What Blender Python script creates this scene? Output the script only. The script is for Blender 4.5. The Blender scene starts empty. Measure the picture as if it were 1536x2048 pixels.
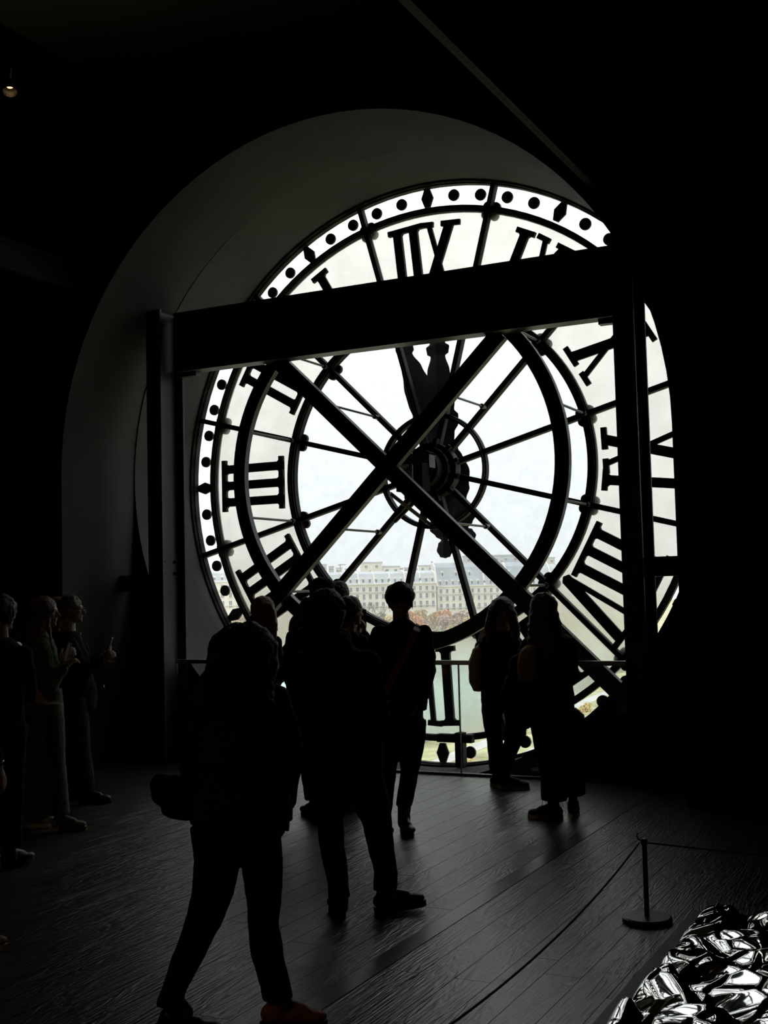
import bpy, bmesh, math, random
import numpy as np
from mathutils import Vector, Matrix, noise
random.seed(7)
PI = math.pi
scene = bpy.context.scene
COL = scene.collection

# ------------------------------------------------------------------ camera
FPX = 2386.81                       # focal length in pixels of the 1536x2048 frame
CAM = Vector((5.05962, -11.21498, 1.66))
YAW, PITCH, ROLL = -0.46561, 0.06667, -0.02518
_F = Vector((math.sin(YAW) * math.cos(PITCH), math.cos(YAW) * math.cos(PITCH), math.sin(PITCH)))
_R = Vector((math.cos(YAW), -math.sin(YAW), 0))
_U = _R.cross(_F)
RT = math.cos(ROLL) * _R + math.sin(ROLL) * _U
UP = -math.sin(ROLL) * _R + math.cos(ROLL) * _U
cam_data = bpy.data.cameras.new('camera')
cam_data.sensor_fit = 'VERTICAL'
cam_data.sensor_height = 36.0
cam_data.lens = FPX / 2048 * 36.0
cam_data.clip_start = 0.05
cam_data.clip_end = 6000
cam = bpy.data.objects.new('camera', cam_data)
COL.objects.link(cam)
M = Matrix((RT, UP, -_F)).transposed().to_4x4()
M.translation = CAM
cam.matrix_world = M
scene.camera = cam
FH = Vector((math.sin(YAW), math.cos(YAW), 0))     # horizontal forward of the viewer
RH = Vector((math.cos(YAW), -math.sin(YAW), 0))    # horizontal right of the viewer

def pp(px, py, D):
    """photo pixel -> real point at horizontal distance D from the viewer"""
    d = _F * FPX + RT * (px - 768) - UP * (py - 1024)
    return CAM + d * (D / d.dot(FH))

# ------------------------------------------------------------------ world, light, exposure
scene.view_settings.view_transform = 'Standard'
scene.view_settings.look = 'None'
scene.view_settings.exposure = 0.0
scene.view_settings.gamma = 1.0
scene.view_settings.use_curve_mapping = False
try:
    scene.cycles.use_denoising = True
    scene.cycles.max_bounces = 10
    scene.cycles.transmission_bounces = 8
    scene.cycles.transparent_max_bounces = 16
    scene.cycles.sample_clamp_indirect = 4.0
except Exception:
    pass
world = bpy.data.worlds.new('overcast_sky')
scene.world = world
world.use_nodes = True
nt = world.node_tree
nt.nodes.clear()
o_ = nt.nodes.new('ShaderNodeOutputWorld')
bg = nt.nodes.new('ShaderNodeBackground')
tc = nt.nodes.new('ShaderNodeTexCoord')
sx = nt.nodes.new('ShaderNodeSeparateXYZ')
mr = nt.nodes.new('ShaderNodeMapRange')      # overcast sky: brighter towards the zenith
mr.inputs['From Min'].default_value = 0.0
mr.inputs['From Max'].default_value = 1.0
mr.inputs['To Min'].default_value = 1.34
mr.inputs['To Max'].default_value = 2.9
nt.links.new(tc.outputs['Generated'], sx.inputs[0])
nt.links.new(sx.outputs['Z'], mr.inputs['Value'])
nt.links.new(mr.outputs[0], bg.inputs['Strength'])
bg.inputs['Color'].default_value = (0.985, 1.0, 1.0, 1)
nt.links.new(bg.outputs[0], o_.inputs[0])

ZC = 2.894                      # clock centre height
R0, R1, R2 = 3.011, 2.7355, 1.6905

# sky portal in the round opening (guides the daylight through the dial)
pl = bpy.data.lights.new('sky_portal', 'AREA')
pl.shape = 'SQUARE'; pl.size = 6.0
pl.cycles.is_portal = True
po = bpy.data.objects.new('sky_portal', pl); COL.objects.link(po)
po.location = (0, 0.7, ZC); po.rotation_euler = (-PI / 2, 0, 0)

# ------------------------------------------------------------------ materials
MATS = {}
def mat(name, col=(.5, .5, .5), rough=.5, metal=0., spec=.5, emit=None, estr=0., bump=None, var=None, coat=0.):
    """var: (scale, amount[, stretch]) colour mottling; bump: (scale, strength[, stretch])"""
    m = bpy.data.materials.new(name); m.use_nodes = True
    n = m.node_tree.nodes; l = m.node_tree.links
    b = n['Principled BSDF']
    b.inputs['Base Color'].default_value = (*col, 1)
    b.inputs['Roughness'].default_value = rough
    b.inputs['Metallic'].default_value = metal
    b.inputs['Specular IOR Level'].default_value = spec
    b.inputs['Coat Weight'].default_value = coat
    if emit:
        b.inputs['Emission Color'].default_value = (*emit, 1)
        b.inputs['Emission Strength'].default_value = estr
    def tex(scale, stretch):
        t = n.new('ShaderNodeTexCoord'); mp = n.new('ShaderNodeMapping')
        mp.inputs['Scale'].default_value = stretch
        nz = n.new('ShaderNodeTexNoise'); nz.inputs['Scale'].default_value = scale; nz.inputs['Detail'].default_value = 6
        l.new(t.outputs['Object'], mp.inputs[0]); l.new(mp.outputs[0], nz.inputs[0])
        return nz
    if var:
        nz = tex(var[0], var[2] if len(var) > 2 else (1, 1, 1))
        r = n.new('ShaderNodeValToRGB')
        a = var[1]
        r.color_ramp.elements[0].position = .3; r.color_ramp.elements[1].position = .7
        r.color_ramp.elements[0].color = (*[c * (1 - a) for c in col], 1)
        r.color_ramp.elements[1].color = (*[min(1, c * (1 + a)) for c in col], 1)
        l.new(nz.outputs[0], r.inputs[0]); l.new(r.outputs[0], b.inputs['Base Color'])
    if bump:
        nz = tex(bump[0], bump[2] if len(bump) > 2 else (1, 1, 1))
        bp = n.new('ShaderNodeBump'); bp.inputs['Strength'].default_value = bump[1]; bp.inputs['Distance'].default_value = .02
        l.new(nz.outputs[0], bp.inputs['Height']); l.new(bp.outputs[0], b.inputs['Normal'])
    MATS[name] = m
    return m

def glass_mat(name, tint, gloss=.04):
    m = bpy.data.materials.new(name); m.use_nodes = True
    n = m.node_tree.nodes; l = m.node_tree.links; n.clear()
    o = n.new('ShaderNodeOutputMaterial'); mx = n.new('ShaderNodeMixShader')
    t = n.new('ShaderNodeBsdfTransparent'); g = n.new('ShaderNodeBsdfGlossy')
    t.inputs[0].default_value = (*tint, 1); g.inputs['Roughness'].default_value = .02
    # faint dirt in the glass
    tx = n.new('ShaderNodeTexCoord'); nz = n.new('ShaderNodeTexNoise'); nz.inputs['Scale'].default_value = 9; nz.inputs['Detail'].default_value = 8
    rp = n.new('ShaderNodeValToRGB')
    rp.color_ramp.elements[0].position = .3; rp.color_ramp.elements[0].color = (*[c * .965 for c in tint], 1)
    rp.color_ramp.elements[1].position = .62; rp.color_ramp.elements[1].color = (*tint, 1)
    l.new(tx.outputs['Object'], nz.inputs[0]); l.new(nz.outputs[0], rp.inputs[0]); l.new(rp.outputs[0], t.inputs[0])
    mx.inputs[0].default_value = gloss
    l.new(t.outputs[0], mx.inputs[1]); l.new(g.outputs[0], mx.inputs[2]); l.new(mx.outputs[0], o.inputs[0])
    MATS[name] = m
    return m

def frosted_mat(name, col, rough):
    m = bpy.data.materials.new(name); m.use_nodes = True
    n = m.node_tree.nodes; l = m.node_tree.links; n.clear()
    o = n.new('ShaderNodeOutputMaterial'); mx = n.new('ShaderNodeMixShader')
    r = n.new('ShaderNodeBsdfRefraction'); r.inputs['Roughness'].default_value = rough; r.inputs['IOR'].default_value = 1.3
    t = n.new('ShaderNodeBsdfTranslucent')
    r.inputs[0].default_value = (*col, 1); t.inputs[0].default_value = (*col, 1)
    tx = n.new('ShaderNodeTexCoord'); nz = n.new('ShaderNodeTexNoise'); nz.inputs['Scale'].default_value = 2.5; nz.inputs['Detail'].default_value = 6
    rp = n.new('ShaderNodeValToRGB')
    rp.color_ramp.elements[0].position = .35; rp.color_ramp.elements[0].color = (*[c * .94 for c in col], 1)
    rp.color_ramp.elements[1].position = .65; rp.color_ramp.elements[1].color = (*col, 1)
    l.new(tx.outputs['Object'], nz.inputs[0]); l.new(nz.outputs[0], rp.inputs[0])
    l.new(rp.outputs[0], t.inputs[0]); l.new(rp.outputs[0], r.inputs[0])
    mx.inputs[0].default_value = .12
    l.new(r.outputs[0], mx.inputs[1]); l.new(t.outputs[0], mx.inputs[2]); l.new(mx.outputs[0], o.inputs[0])
    MATS[name] = m
    return m

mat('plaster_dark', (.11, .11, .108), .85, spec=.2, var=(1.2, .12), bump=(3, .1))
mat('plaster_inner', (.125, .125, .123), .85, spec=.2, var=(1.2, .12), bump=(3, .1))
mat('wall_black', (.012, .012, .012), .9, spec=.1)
mat('ceiling_dark', (.30, .25, .17), .9, spec=.1)
mat('steel_black', (.045, .045, .045), .45, spec=.35, bump=(30, .08))
mat('beam_black', (.010, .010, .009), .6, spec=.25)
mat('steel_dial', (.012, .011, .009), .65, spec=.15, bump=(40, .1))
mat('iron_numeral', (.03, .03, .028), .7, spec=.2, bump=(30, .1))
mat('hand_metal', (.035, .036, .035), .7, spec=.2, var=(4, .2))
mat('brass_dark', (.10, .07, .03), .5, .4)
glass_mat('glass_track', (.99, .995, .995), .02)
glass_mat('glass_centre', (.865, .885, .895), .03)
glass_mat('glass_rail', (.93, .95, .95), .04)
frosted_mat('glass_frosted', (.805, .81, .785), .24)
mat('rail_metal', (.45, .44, .42), .35, .9)
mat('hub_plate', (.30, .30, .30), .5)
mat('threshold', (.085, .085, .082), .30, .15, spec=1.0, bump=(20, .05))
mat('mirror_metal', (.86, .85, .84), .04, 1.0)
mat('base_black', (.018, .016, .014), .5)
mat('post_black', (.03, .03, .03), .4, spec=.5)
mat('rope', (.04, .037, .034), .8)

# ------------------------------------------------------------------ mesh helpers
def link(name, me, m=None, parent=None):
    o = bpy.data.objects.new(name, me); COL.objects.link(o)
    if m is not None:
        for k in (m if isinstance(m, (list, tuple)) else [m]):
            me.materials.append(MATS[k] if isinstance(k, str) else k)
    if parent is not None:
        o.parent = parent
    return o

def obj(name, bm, m, parent=None, smooth=False, bevel=0):
    bmesh.ops.recalc_face_normals(bm, faces=bm.faces[:])
    if bevel:
        bmesh.ops.bevel(bm, geom=bm.edges[:], offset=bevel, segments=1, affect='EDGES')
    me = bpy.data.meshes.new(name); bm.to_mesh(me); bm.free()
    if smooth:
        for p in me.polygons: p.use_smooth = True
    return link(name, me, m, parent)

def empty(name, loc=(0, 0, 0), rz=0):
    o = bpy.data.objects.new(name, None); COL.objects.link(o)
    o.location = loc; o.rotation_euler = (0, 0, rz); o.empty_display_size = .1
    return o

def tag(o, label, cat, group=None):
    o['label'] = label; o['category'] = cat
    if group: o['group'] = group
    return o

def struct(o):
    o['kind'] = 'structure'; return o

def box(bm, x0, x1, y0, y1, z0, z1, mi=0):
    v = [bm.verts.new((x, y, z)) for x in (x0, x1) for y in (y0, y1) for z in (z0, z1)]
    fs = []
    for q in ((0, 1, 3, 2), (4, 6, 7, 5), (0, 4, 5, 1), (2, 3, 7, 6), (0, 2, 6, 4), (1, 5, 7, 3)):
        f = bm.faces.new([v[i] for i in q]); f.material_index = mi; fs.append(f)
    return v

def obox(bm, c, ux, uy, uz, hx, hy, hz):
    """oriented box"""
    c = Vector(c)
    v = [bm.verts.new(c + ux * (sx * hx) + uy * (sy * hy) + uz * (sz * hz)) for sx in (-1, 1) for sy in (-1, 1) for sz in (-1, 1)]
    for q in ((0, 1, 3, 2), (4, 6, 7, 5), (0, 4, 5, 1), (2, 3, 7, 6), (0, 2, 6, 4), (1, 5, 7, 3)):
        bm.faces.new([v[i] for i in q])

def prism_xz(bm, pts, y0, y1):
    """extrude a polygon of (x,z) from y0 to y1"""
    a = [bm.verts.new((x, y0, z)) for x, z in pts]
    b = [bm.verts.new((x, y1, z)) for x, z in pts]
    bm.faces.new(a); bm.faces.new(b[::-1])
    n = len(pts)
    for i in range(n):
        j = (i + 1) % n
        bm.faces.new((a[i], b[i], b[j], a[j]))

def sector(bm, r0, r1, a0, a1, y0, y1, n, cx=0, cz=0):
    """annular sector; angles in degrees, 0 = up, positive = towards -x"""
    full = abs(a1 - a0) > 359.9
    rows = []
    cnt = n if full else n + 1
    for i in range(cnt):
        a = math.radians(a0 + (a1 - a0) * i / n)
        s, c = -math.sin(a), math.cos(a)
        rows.append([bm.verts.new((cx + s * r, y, cz + c * r)) for r, y in ((r0, y0), (r1, y0), (r1, y1), (r0, y1))])
    for i in range(n):
        p, q = rows[i], rows[(i + 1) % cnt]
        for k in range(4):
            bm.faces.new((p[k], q[k], q[(k + 1) % 4], p[(k + 1) % 4]))
    if not full:
        bm.faces.new(rows[0]); bm.faces.new(rows[-1][::-1])

def cyl(bm, p0, p1, r0, r1=None, n=12, cap=True):
    r1 = r0 if r1 is None else r1
    p0, p1 = Vector(p0), Vector(p1)
    d = (p1 - p0).normalized()
    u = d.orthogonal().normalized(); w = d.cross(u)
    A = [bm.verts.new(p0 + (u * math.cos(2 * PI * i / n) + w * math.sin(2 * PI * i / n)) * r0) for i in range(n)]
    B = [bm.verts.new(p1 + (u * math.cos(2 * PI * i / n) + w * math.sin(2 * PI * i / n)) * r1) for i in range(n)]
    for i in range(n):
        bm.faces.new((A[i], A[(i + 1) % n], B[(i + 1) % n], B[i]))
    if cap:
        bm.faces.new(A[::-1]); bm.faces.new(B)

def lathe(bm, prof, c=(0, 0, 0), n=32):
    c = Vector(c); rings = []
    for r, z in prof:
        rings.append([bm.verts.new(c + Vector((r * math.cos(2 * PI * i / n), r * math.sin(2 * PI * i / n), z))) for i in range(n)])
    for a, b in zip(rings, rings[1:]):
        for i in range(n):
            bm.faces.new((a[i], a[(i + 1) % n], b[(i + 1) % n], b[i]))
    bm.faces.new(rings[0][::-1]); bm.faces.new(rings[-1])

def tube(bm, pts, r, n=8):
    pts = [Vector(p) for p in pts]; rings = []
    for i, p in enumerate(pts):
        d = (pts[min(i + 1, len(pts) - 1)] - pts[max(i - 1, 0)]).normalized()
        u = d.cross(Vector((0, 0, 1)))
        u = u.normalized() if u.length > 1e-4 else d.orthogonal().normalized()
        w = d.cross(u)
        rings.append([bm.verts.new(p + (u * math.cos(2 * PI * k / n) + w * math.sin(2 * PI * k / n)) * r) for k in range(n)])
    for a, b in zip(rings, rings[1:]):
        for k in range(n):
            bm.faces.new((a[k], a[(k + 1) % n], b[(k + 1) % n], b[k]))
    bm.faces.new(rings[0][::-1]); bm.faces.new(rings[-1])

# ------------------------------------------------------------------ room shell
XL, XR, YB, YW, ZT = -9.0, 9.0, -17.0, -2.17, 6.75
RA = 3.02
# floor: recessed sub-floor with oak planks laid on it, each a piece of its own
bm = bmesh.new(); box(bm, XL, XR, YB, -1.22, -.30, -.022)
floor = struct(obj('floor', bm, 'base_black'))

def plank_mat():
    m = bpy.data.materials.new('plank_oak'); m.use_nodes = True
    n = m.node_tree.nodes; l = m.node_tree.links; b = n['Principled BSDF']
    b.inputs['Roughness'].default_value = .32
    b.inputs['Specular IOR Level'].default_value = 1.0; b.inputs['IOR'].default_value = 1.62
    tcx = n.new('ShaderNodeTexCoord'); oi = n.new('ShaderNodeObjectInfo'); mp = n.new('ShaderNodeMapping')
    cmb = n.new('ShaderNodeCombineXYZ')
    ml = n.new('ShaderNodeMath'); ml.operation = 'MULTIPLY'; ml.inputs[1].default_value = 40
    l.new(oi.outputs['Random'], ml.inputs[0]); l.new(ml.outputs[0], cmb.inputs[0]); l.new(ml.outputs[0], cmb.inputs[1])
    mp.inputs['Scale'].default_value = (5.5, .8, 1)
    l.new(tcx.outputs['Object'], mp.inputs[0]); l.new(cmb.outputs[0], mp.inputs['Location'])
    wv = n.new('ShaderNodeTexNoise'); wv.inputs['Scale'].default_value = 1.6; wv.inputs['Detail'].default_value = 3; wv.inputs['Distortion'].default_value = .8
    l.new(mp.outputs[0], wv.inputs[0])
    sn = n.new('ShaderNodeMath'); sn.operation = 'MULTIPLY'; sn.inputs[1].default_value = 55
    s2 = n.new('ShaderNodeMath'); s2.operation = 'SINE'
    l.new(wv.outputs[0], sn.inputs[0]); l.new(sn.outputs[0], s2.inputs[0])
    fine = n.new('ShaderNodeTexNoise'); fine.inputs['Scale'].default_value = 9; fine.inputs['Detail'].default_value = 8
    mp2 = n.new('ShaderNodeMapping'); mp2.inputs['Scale'].default_value = (9, .6, 1)
    l.new(tcx.outputs['Object'], mp2.inputs[0]); l.new(mp2.outputs[0], fine.inputs[0])
    ad = n.new('ShaderNodeMath'); ad.operation = 'ADD'
    mlt = n.new('ShaderNodeMath'); mlt.operation = 'MULTIPLY'; mlt.inputs[1].default_value = .16
    l.new(s2.outputs[0], mlt.inputs[0]); l.new(mlt.outputs[0], ad.inputs[0]); l.new(fine.outputs[0], ad.inputs[1])
    bp = n.new('ShaderNodeBump'); bp.inputs['Strength'].default_value = .5; bp.inputs['Distance'].default_value = .008
    l.new(ad.outputs[0], bp.inputs['Height']); l.new(bp.outputs[0], b.inputs['Normal'])
    rp = n.new('ShaderNodeValToRGB')
    rp.color_ramp.elements[0].position = .3; rp.color_ramp.elements[0].color = (.026, .023, .018, 1)
    rp.color_ramp.elements[1].position = .8; rp.color_ramp.elements[1].color = (.060, .053, .043, 1)
    l.new(ad.outputs[0], rp.inputs[0]); l.new(rp.outputs[0], b.inputs['Base Color'])
    MATS['plank_oak'] = m
plank_mat()
PW = .1665
plank_me = {}
def plank_mesh(L):
    if L not in plank_me:
        b2 = bmesh.new(); box(b2, 0.0015, PW - .0015, .0015, L - .0015, -.022, 0)
        me = bpy.data.meshes.new('plank'); bmesh.ops.recalc_face_normals(b2, faces=b2.faces[:]); b2.to_mesh(me); b2.free()
        me.materials.append(MATS['plank_oak']); plank_me[L] = me
    return plank_me[L]
x = -7.0; first = 2.49 - PW * 31
rows_x = [2.49 - PW * k for k in range(1, 49)] + [2.60 + PW * k for k in range(0, 16)]
cnt = 0
for k, x in enumerate(rows_x):
    y = -1.22 - random.choice((.8, 1.4, 2.0, 2.6))
    L = -1.22 - y
    L = round(L, 1); y = -1.22 - L
    ymin = -9.4
    while True:
        o = link('plank', plank_mesh(L), None, floor); o.location = (x, y, 0); cnt += 1
        if y < ymin: break
        L = random.choice((2.2, 2.6, 3.0)); y = round(y - L, 3)
# flush metal strip let into the boards
bm = bmesh.new(); box(bm, 2.4925, 2.5975, -14, -1.22, -.022, .0015)
obj('threshold_strip', bm, 'threshold', floor)
# plain floor beyond the boards in view (behind the viewer)
bm = bmesh.new()
box(bm, rows_x[47], 2.4925, YB, -9.4, -.022, -.0005); box(bm, 2.5975, XR, YB, -9.4, -.022, -.0005)
box(bm, XL, rows_x[47], YB, -1.22, -.022, -.0005); box(bm, rows_x[-1] + PW, XR, -9.4, -1.22, -.022, -.0005)
o = obj('floor_boards', bm, 'plank_oak', floor)

def arch_outline(r, z0, n=48):
    pts = [(r, z0)] + [(r * math.cos(PI * i / n), ZC + r * math.sin(PI * i / n)) for i in range(n + 1)] + [(-r, z0)]
    return pts
# front wall with the arched opening (wall thickness YW .. -1.05)
def wall_with_hole(name, outline, y0, y1, x0, x1, z0, z1, m_face, m_rev):
    """outline: open polyline of (x,z) hole from right base over the top to left base, both ends at z0"""
    bm = bmesh.new()
    n = len(outline)
    def outer(i):
        t = i / (n - 1)
        # walk the outer rectangle: right side up, top, left side down
        per = [(x1, z0), (x1, z1), (x0, z1), (x0, z0)]
        lens = [z1 - z0, x1 - x0, z1 - z0]; T = sum(lens); d = t * T
        for k in range(3):
            if d <= lens[k] + 1e-9:
                f = d / lens[k]
                return (per[k][0] + (per[k + 1][0] - per[k][0]) * f, per[k][1] + (per[k + 1][1] - per[k][1]) * f)
            d -= lens[k]
        return per[3]
    I0 = [bm.verts.new((x, y0, z)) for x, z in outline]
    I1 = [bm.verts.new((x, y1, z)) for x, z in outline]
    # outer points pushed so that corners are hit
    ang = []
    O0, O1 = [], []
    for i in range(n):
        X, Z = outline[i]
        dx, dz = X, Z - ZC
        if Z <= ZC:
            px_, pz_ = (x1 if X > 0 else x0), Z
        else:
            s = min(((x1 if dx > 0 else -x0) / abs(dx)) if abs(dx) > 1e-6 else 1e9, (z1 - ZC) / dz)
            px_, pz_ = dx * s, ZC + dz * s
        O0.append(bm.verts.new((px_, y0, pz_))); O1.append(bm.verts.new((px_, y1, pz_)))
    for i in range(n - 1):
        f = bm.faces.new((I0[i], I0[i + 1], O0[i + 1], O0[i])); f.material_index = 0
        f = bm.faces.new((I1[i], O1[i], O1[i + 1], I1[i + 1])); f.material_index = 0
        f = bm.faces.new((I0[i], I1[i], I1[i + 1], I0[i + 1])); f.material_index = 1
    bmesh.ops.recalc_face_normals(bm, faces=bm.faces[:])
    me = bpy.data.meshes.new(name); bm.to_mesh(me); bm.free()
    return struct(link(name, me, [m_face, m_rev]))
full = [(RA * math.sin(math.radians(a)), ZC + RA * math.cos(math.radians(a))) for a in range(0, 361, 4)]
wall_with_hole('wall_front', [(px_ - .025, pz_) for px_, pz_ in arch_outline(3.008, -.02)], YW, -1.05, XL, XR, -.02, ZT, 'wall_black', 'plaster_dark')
# inner ring wall: round reveal between the frame and the dial, spandrels below
bm = bmesh.new()
N = 120
ring = []
for i in range(N):
    a = 2 * PI * i / N
    c, s = math.cos(a), math.sin(a)
    k = 3.6 / max(abs(c), abs(s))
    ring.append([bm.verts.new((r * c, y, ZC + r * s)) for r, y in ((RA, -1.05), (RA, .03), (k, .03), (k, -1.05))])
for i in range(N):
    p, q = ring[i], ring[(i + 1) % N]
    for k, mi in ((0, 1), (1, 0), (2, 0), (3, 0)):
        f = bm.faces.new((p[k], q[k], q[(k + 1) % 4], p[(k + 1) % 4])); f.material_index = mi
bmesh.ops.recalc_face_normals(bm, faces=bm.faces[:])
me = bpy.data.meshes.new('wall_reveal'); bm.to_mesh(me); bm.free()
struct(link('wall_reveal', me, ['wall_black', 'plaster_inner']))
# kerb under the railing where the boards stop above the round reveal
bm = bmesh.new(); box(bm, -3.04, 3.04, -1.219, -1.051, -.9, -.03)
struct(obj('trim_1', bm, 'wall_black'))
# side, rear walls and ceiling
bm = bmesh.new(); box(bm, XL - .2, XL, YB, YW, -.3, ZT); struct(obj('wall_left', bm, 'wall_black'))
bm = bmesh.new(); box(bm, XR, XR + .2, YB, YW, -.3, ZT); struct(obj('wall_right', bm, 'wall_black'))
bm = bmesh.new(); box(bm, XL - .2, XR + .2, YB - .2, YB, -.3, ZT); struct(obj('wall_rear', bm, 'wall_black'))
bm = bmesh.new(); box(bm, XL - .2, XR + .2, YB - .2, .03, ZT, ZT + .2); ceiling = struct(obj('ceiling', bm, 'ceiling_dark'))
# wall tops above the front wall up to the facade plane
bm = bmesh.new(); box(bm, -9, -3.6, -1.04, .03, -1, ZT - .001); box(bm, 3.6, 9, -1.04, .03, -1, ZT - .001); box(bm, -3.6, 3.6, -.9, .03, ZC + 3.61, ZT - .001)
box(bm, -9, 9, -1.04, .03, -2, ZC - 3.61)
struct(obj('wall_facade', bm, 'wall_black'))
# dropped ceiling box, upper left
bm = bmesh.new(); box(bm, -8.9, -2.45, -6.2, YW - .002, 6.35, ZT - .002)
struct(obj('ceiling_panel', bm, 'wall_black'))

# steel beams that run along the ceiling towards the viewer
def i_beam(bm, x0, x1, y0, y1, z0, z1, t=.035):
    box(bm, x0, x1, y0, y1, z0, z0 + t); box(bm, x0, x1, y0, y1, z1 - t, z1)
    xm = (x0 + x1) / 2; box(bm, xm - .02, xm + .02, y0, y1, z0 + t, z1 - t)
bm = bmesh.new(); i_beam(bm, 2.42, 2.48, -11, YW - .002, 4.80, 5.02)
tag(obj('ceiling_beam', bm, 'beam_black'), 'black steel beam running overhead towards upper right of the arch', 'beam')
bm = bmesh.new(); i_beam(bm, -2.80, -2.70, -12, YW - .002, 4.66, 4.94)
tag(obj('ceiling_beam', bm, 'beam_black'), 'black steel beam at the left wall, ending beside the arch', 'beam')

# ------------------------------------------------------------------ the clock
clock = tag(empty('clock', (0, 0, ZC)), 'giant round glass clock dial with black roman numerals seen from behind', 'clock')
def cpart(name, bm, m, smooth=False):
    return obj(name, bm, m, clock, smooth)      # geometry in clock-centred coordinates
def ring_part(name, r, w, m='steel_dial', y0=-.045, y1=.06, n=120):
    bm = bmesh.new()
    sector(bm, r - w / 2, r + w / 2, 0, 360, y0 + .03, y1, n)
    sector(bm, r - w / 2 + .012, r - w / 2 + .024, 0, 360, y0 + .005, y0 + .03, n)
    sector(bm, r + w / 2 - .024, r + w / 2 - .012, 0, 360, y0 + .005, y0 + .03, n)
    sector(bm, r - w * .12, r + w * .12, 0, 360, y0 - .015, y0 + .03, n)
    return cpart(name, bm, m)
ring_part('outer_ring', 3.004, .034)
ring_part('minute_ring', R1, .064)
ring_part('inner_ring', R2 + .01, .088, 'steel_dial')
ring_part('hub_ring', .58, .046)
for k in range(12):
    a = math.radians(15 + 30 * k)
    u = Vector((-math.sin(a), 0, math.cos(a))); t = Vector((math.cos(a), 0, math.sin(a)))
    bm = bmesh.new()
    rr0, rr1 = .25, 2.985
    obox(bm, u * (rr0 + rr1) / 2 + Vector((0, .02, 0)), u, Vector((0, 1, 0)), t, (rr1 - rr0) / 2, .035, .027)
    obox(bm, u * (rr0 + rr1) / 2 + Vector((0, -.03, 0)), u, Vector((0, 1, 0)), t, (rr1 - rr0) / 2, .02, .006)
    for sg in (-1, 1):
        obox(bm, u * (rr0 + rr1) / 2 + Vector((0, -.022, 0)) + t * (sg * .021), u, Vector((0, 1, 0)), t, (rr1 - rr0) / 2, .008, .004)
    cpart('spoke', bm, 'steel_dial')
    # round bosses where the spokes cross the rings
    for r in (R1, R2):
        bm = bmesh.new()
        c = u * r
        for q in range(4):
            aa = q * PI / 2 + PI / 4
            cc = c + (u * math.cos(aa) + t * math.sin(aa)) * .062
            cyl(bm, cc + Vector((0, .06, 0)), cc + Vector((0, .10, 0)), .052, n=14)
        cpart('boss', bm, 'iron_numeral')
    # panes
    a0, a1 = 15 + 30 * k, 45 + 30 * k
    bm = bmesh.new(); sector(bm, R1, 2.99, a0, a1, .030, .042, 10); cpart('track_pane', bm, 'glass_track')
    bm = bmesh.new(); sector(bm, R2, R1, a0, a1, .030, .042, 10); cpart('numeral_pane', bm, 'glass_frosted')
    bm = bmesh.new(); sector(bm, .25, R2, a0, a1, .030, .042, 10); cpart('centre_pane', bm, 'glass_centre')
# minute dots and hour lozenges, outside the glass
for mi in range(60):
    a = math.radians(mi * 6)
    c = Vector((-math.sin(a) * 2.893, 0, math.cos(a) * 2.893))
    u = Vector((-math.sin(a), 0, math.cos(a))); t = Vector((math.cos(a), 0, math.sin(a)))
    bm = bmesh.new()
    if mi % 5:
        n = 20; r = .061
        prism_xz(bm, [((c + (u * math.cos(2 * PI * i / n) + t * math.sin(2 * PI * i / n)) * r).x, (c + (u * math.cos(2 * PI * i / n) + t * math.sin(2 * PI * i / n)) * r).z) for i in range(n)], .05, .075)
        cpart('minute_dot', bm, 'iron_numeral')
    else:
        pts = [(.030, .10), (.068, 0), (.030, -.10), (-.030, -.10), (-.068, 0), (-.030, .10)]
        prism_xz(bm, [((c + t * p + u * q).x, (c + t * p + u * q).z) for p, q in pts], .05, .075)
        cpart('hour_lozenge', bm, 'iron_numeral')

# roman numerals: each letter stands radially; u to the right as read from the street
VB, VT = 1.805, 2.612
SH = .055
def stroke_I(u):            # polygons for one I centred on u
    w = .047
    return [[(u - w, VB), (u + w, VB), (u + w, VT), (u - w, VT)]]
def serif(u0, u1, top):
    v0, v1 = (VT - SH, VT) if top else (VB, VB + SH)
    vi = v0 if top else v1
    s = -1 if top else 1
    return [[(u0, v0), (u1, v0), (u1, v1), (u0, v1)]]
def fillet(u, top):         # little chamfers that join a stroke to its serif
    w = .047; v = VT - SH if top else VB + SH; s = -.02 if top else .02
    return [[(u - w - .018, v), (u + w + .018, v), (u + w, v + s), (u - w, v + s)]]
def letters_I(n):
    pitch = .186; us = [(-(n - 1) / 2 + i) * pitch for i in range(n)]
    P = []
    for q in us: P += stroke_I(q) + fillet(q, True) + fillet(q, False)
    e = us[-1] + .105
    return P + serif(-e, e, True) + serif(-e, e, False)
def slant(u0, v0, u1, v1, w):
    return [[(u0 - w, v0), (u0 + w, v0), (u1 + w, v1), (u1 - w, v1)]]
def letter_V():
    P = slant(-.125, VT, 0.0, VB, .052) + slant(.135, VT, .015, VB, .026)
    P += serif(-.235, -.02, True) + serif(.07, .225, True)
    return P + [[(-.05, VB), (.05, VB), (.0, VB - .03)]]
def letter_X():
    P = slant(-.125, VT, .125, VB, .052) + slant(.13, VT, -.13, VB, .026)
    return P + serif(-.235, -.02, True) + serif(.07, .215, True) + serif(.02, .235, False) + serif(-.215, -.07, False)
NUM = {1: [('I1', 0)], 2: [('I2', 0)], 3: [('I3', 0)], 4: [('I4', 0)], 5: [('V', 0)],
       6: [('V', -4.4), ('I1', 2.6)], 7: [('V', -7.2), ('I2', 2.9)], 8: [('V', -9.6), ('I3', 1.6)],
       9: [('I1', -6.6), ('X', 2.0)], 10: [('X', 0)], 11: [('X', -3.0), ('I1', 4.8)], 12: [('X', -3.4), ('I2', 5.4)]}
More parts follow.
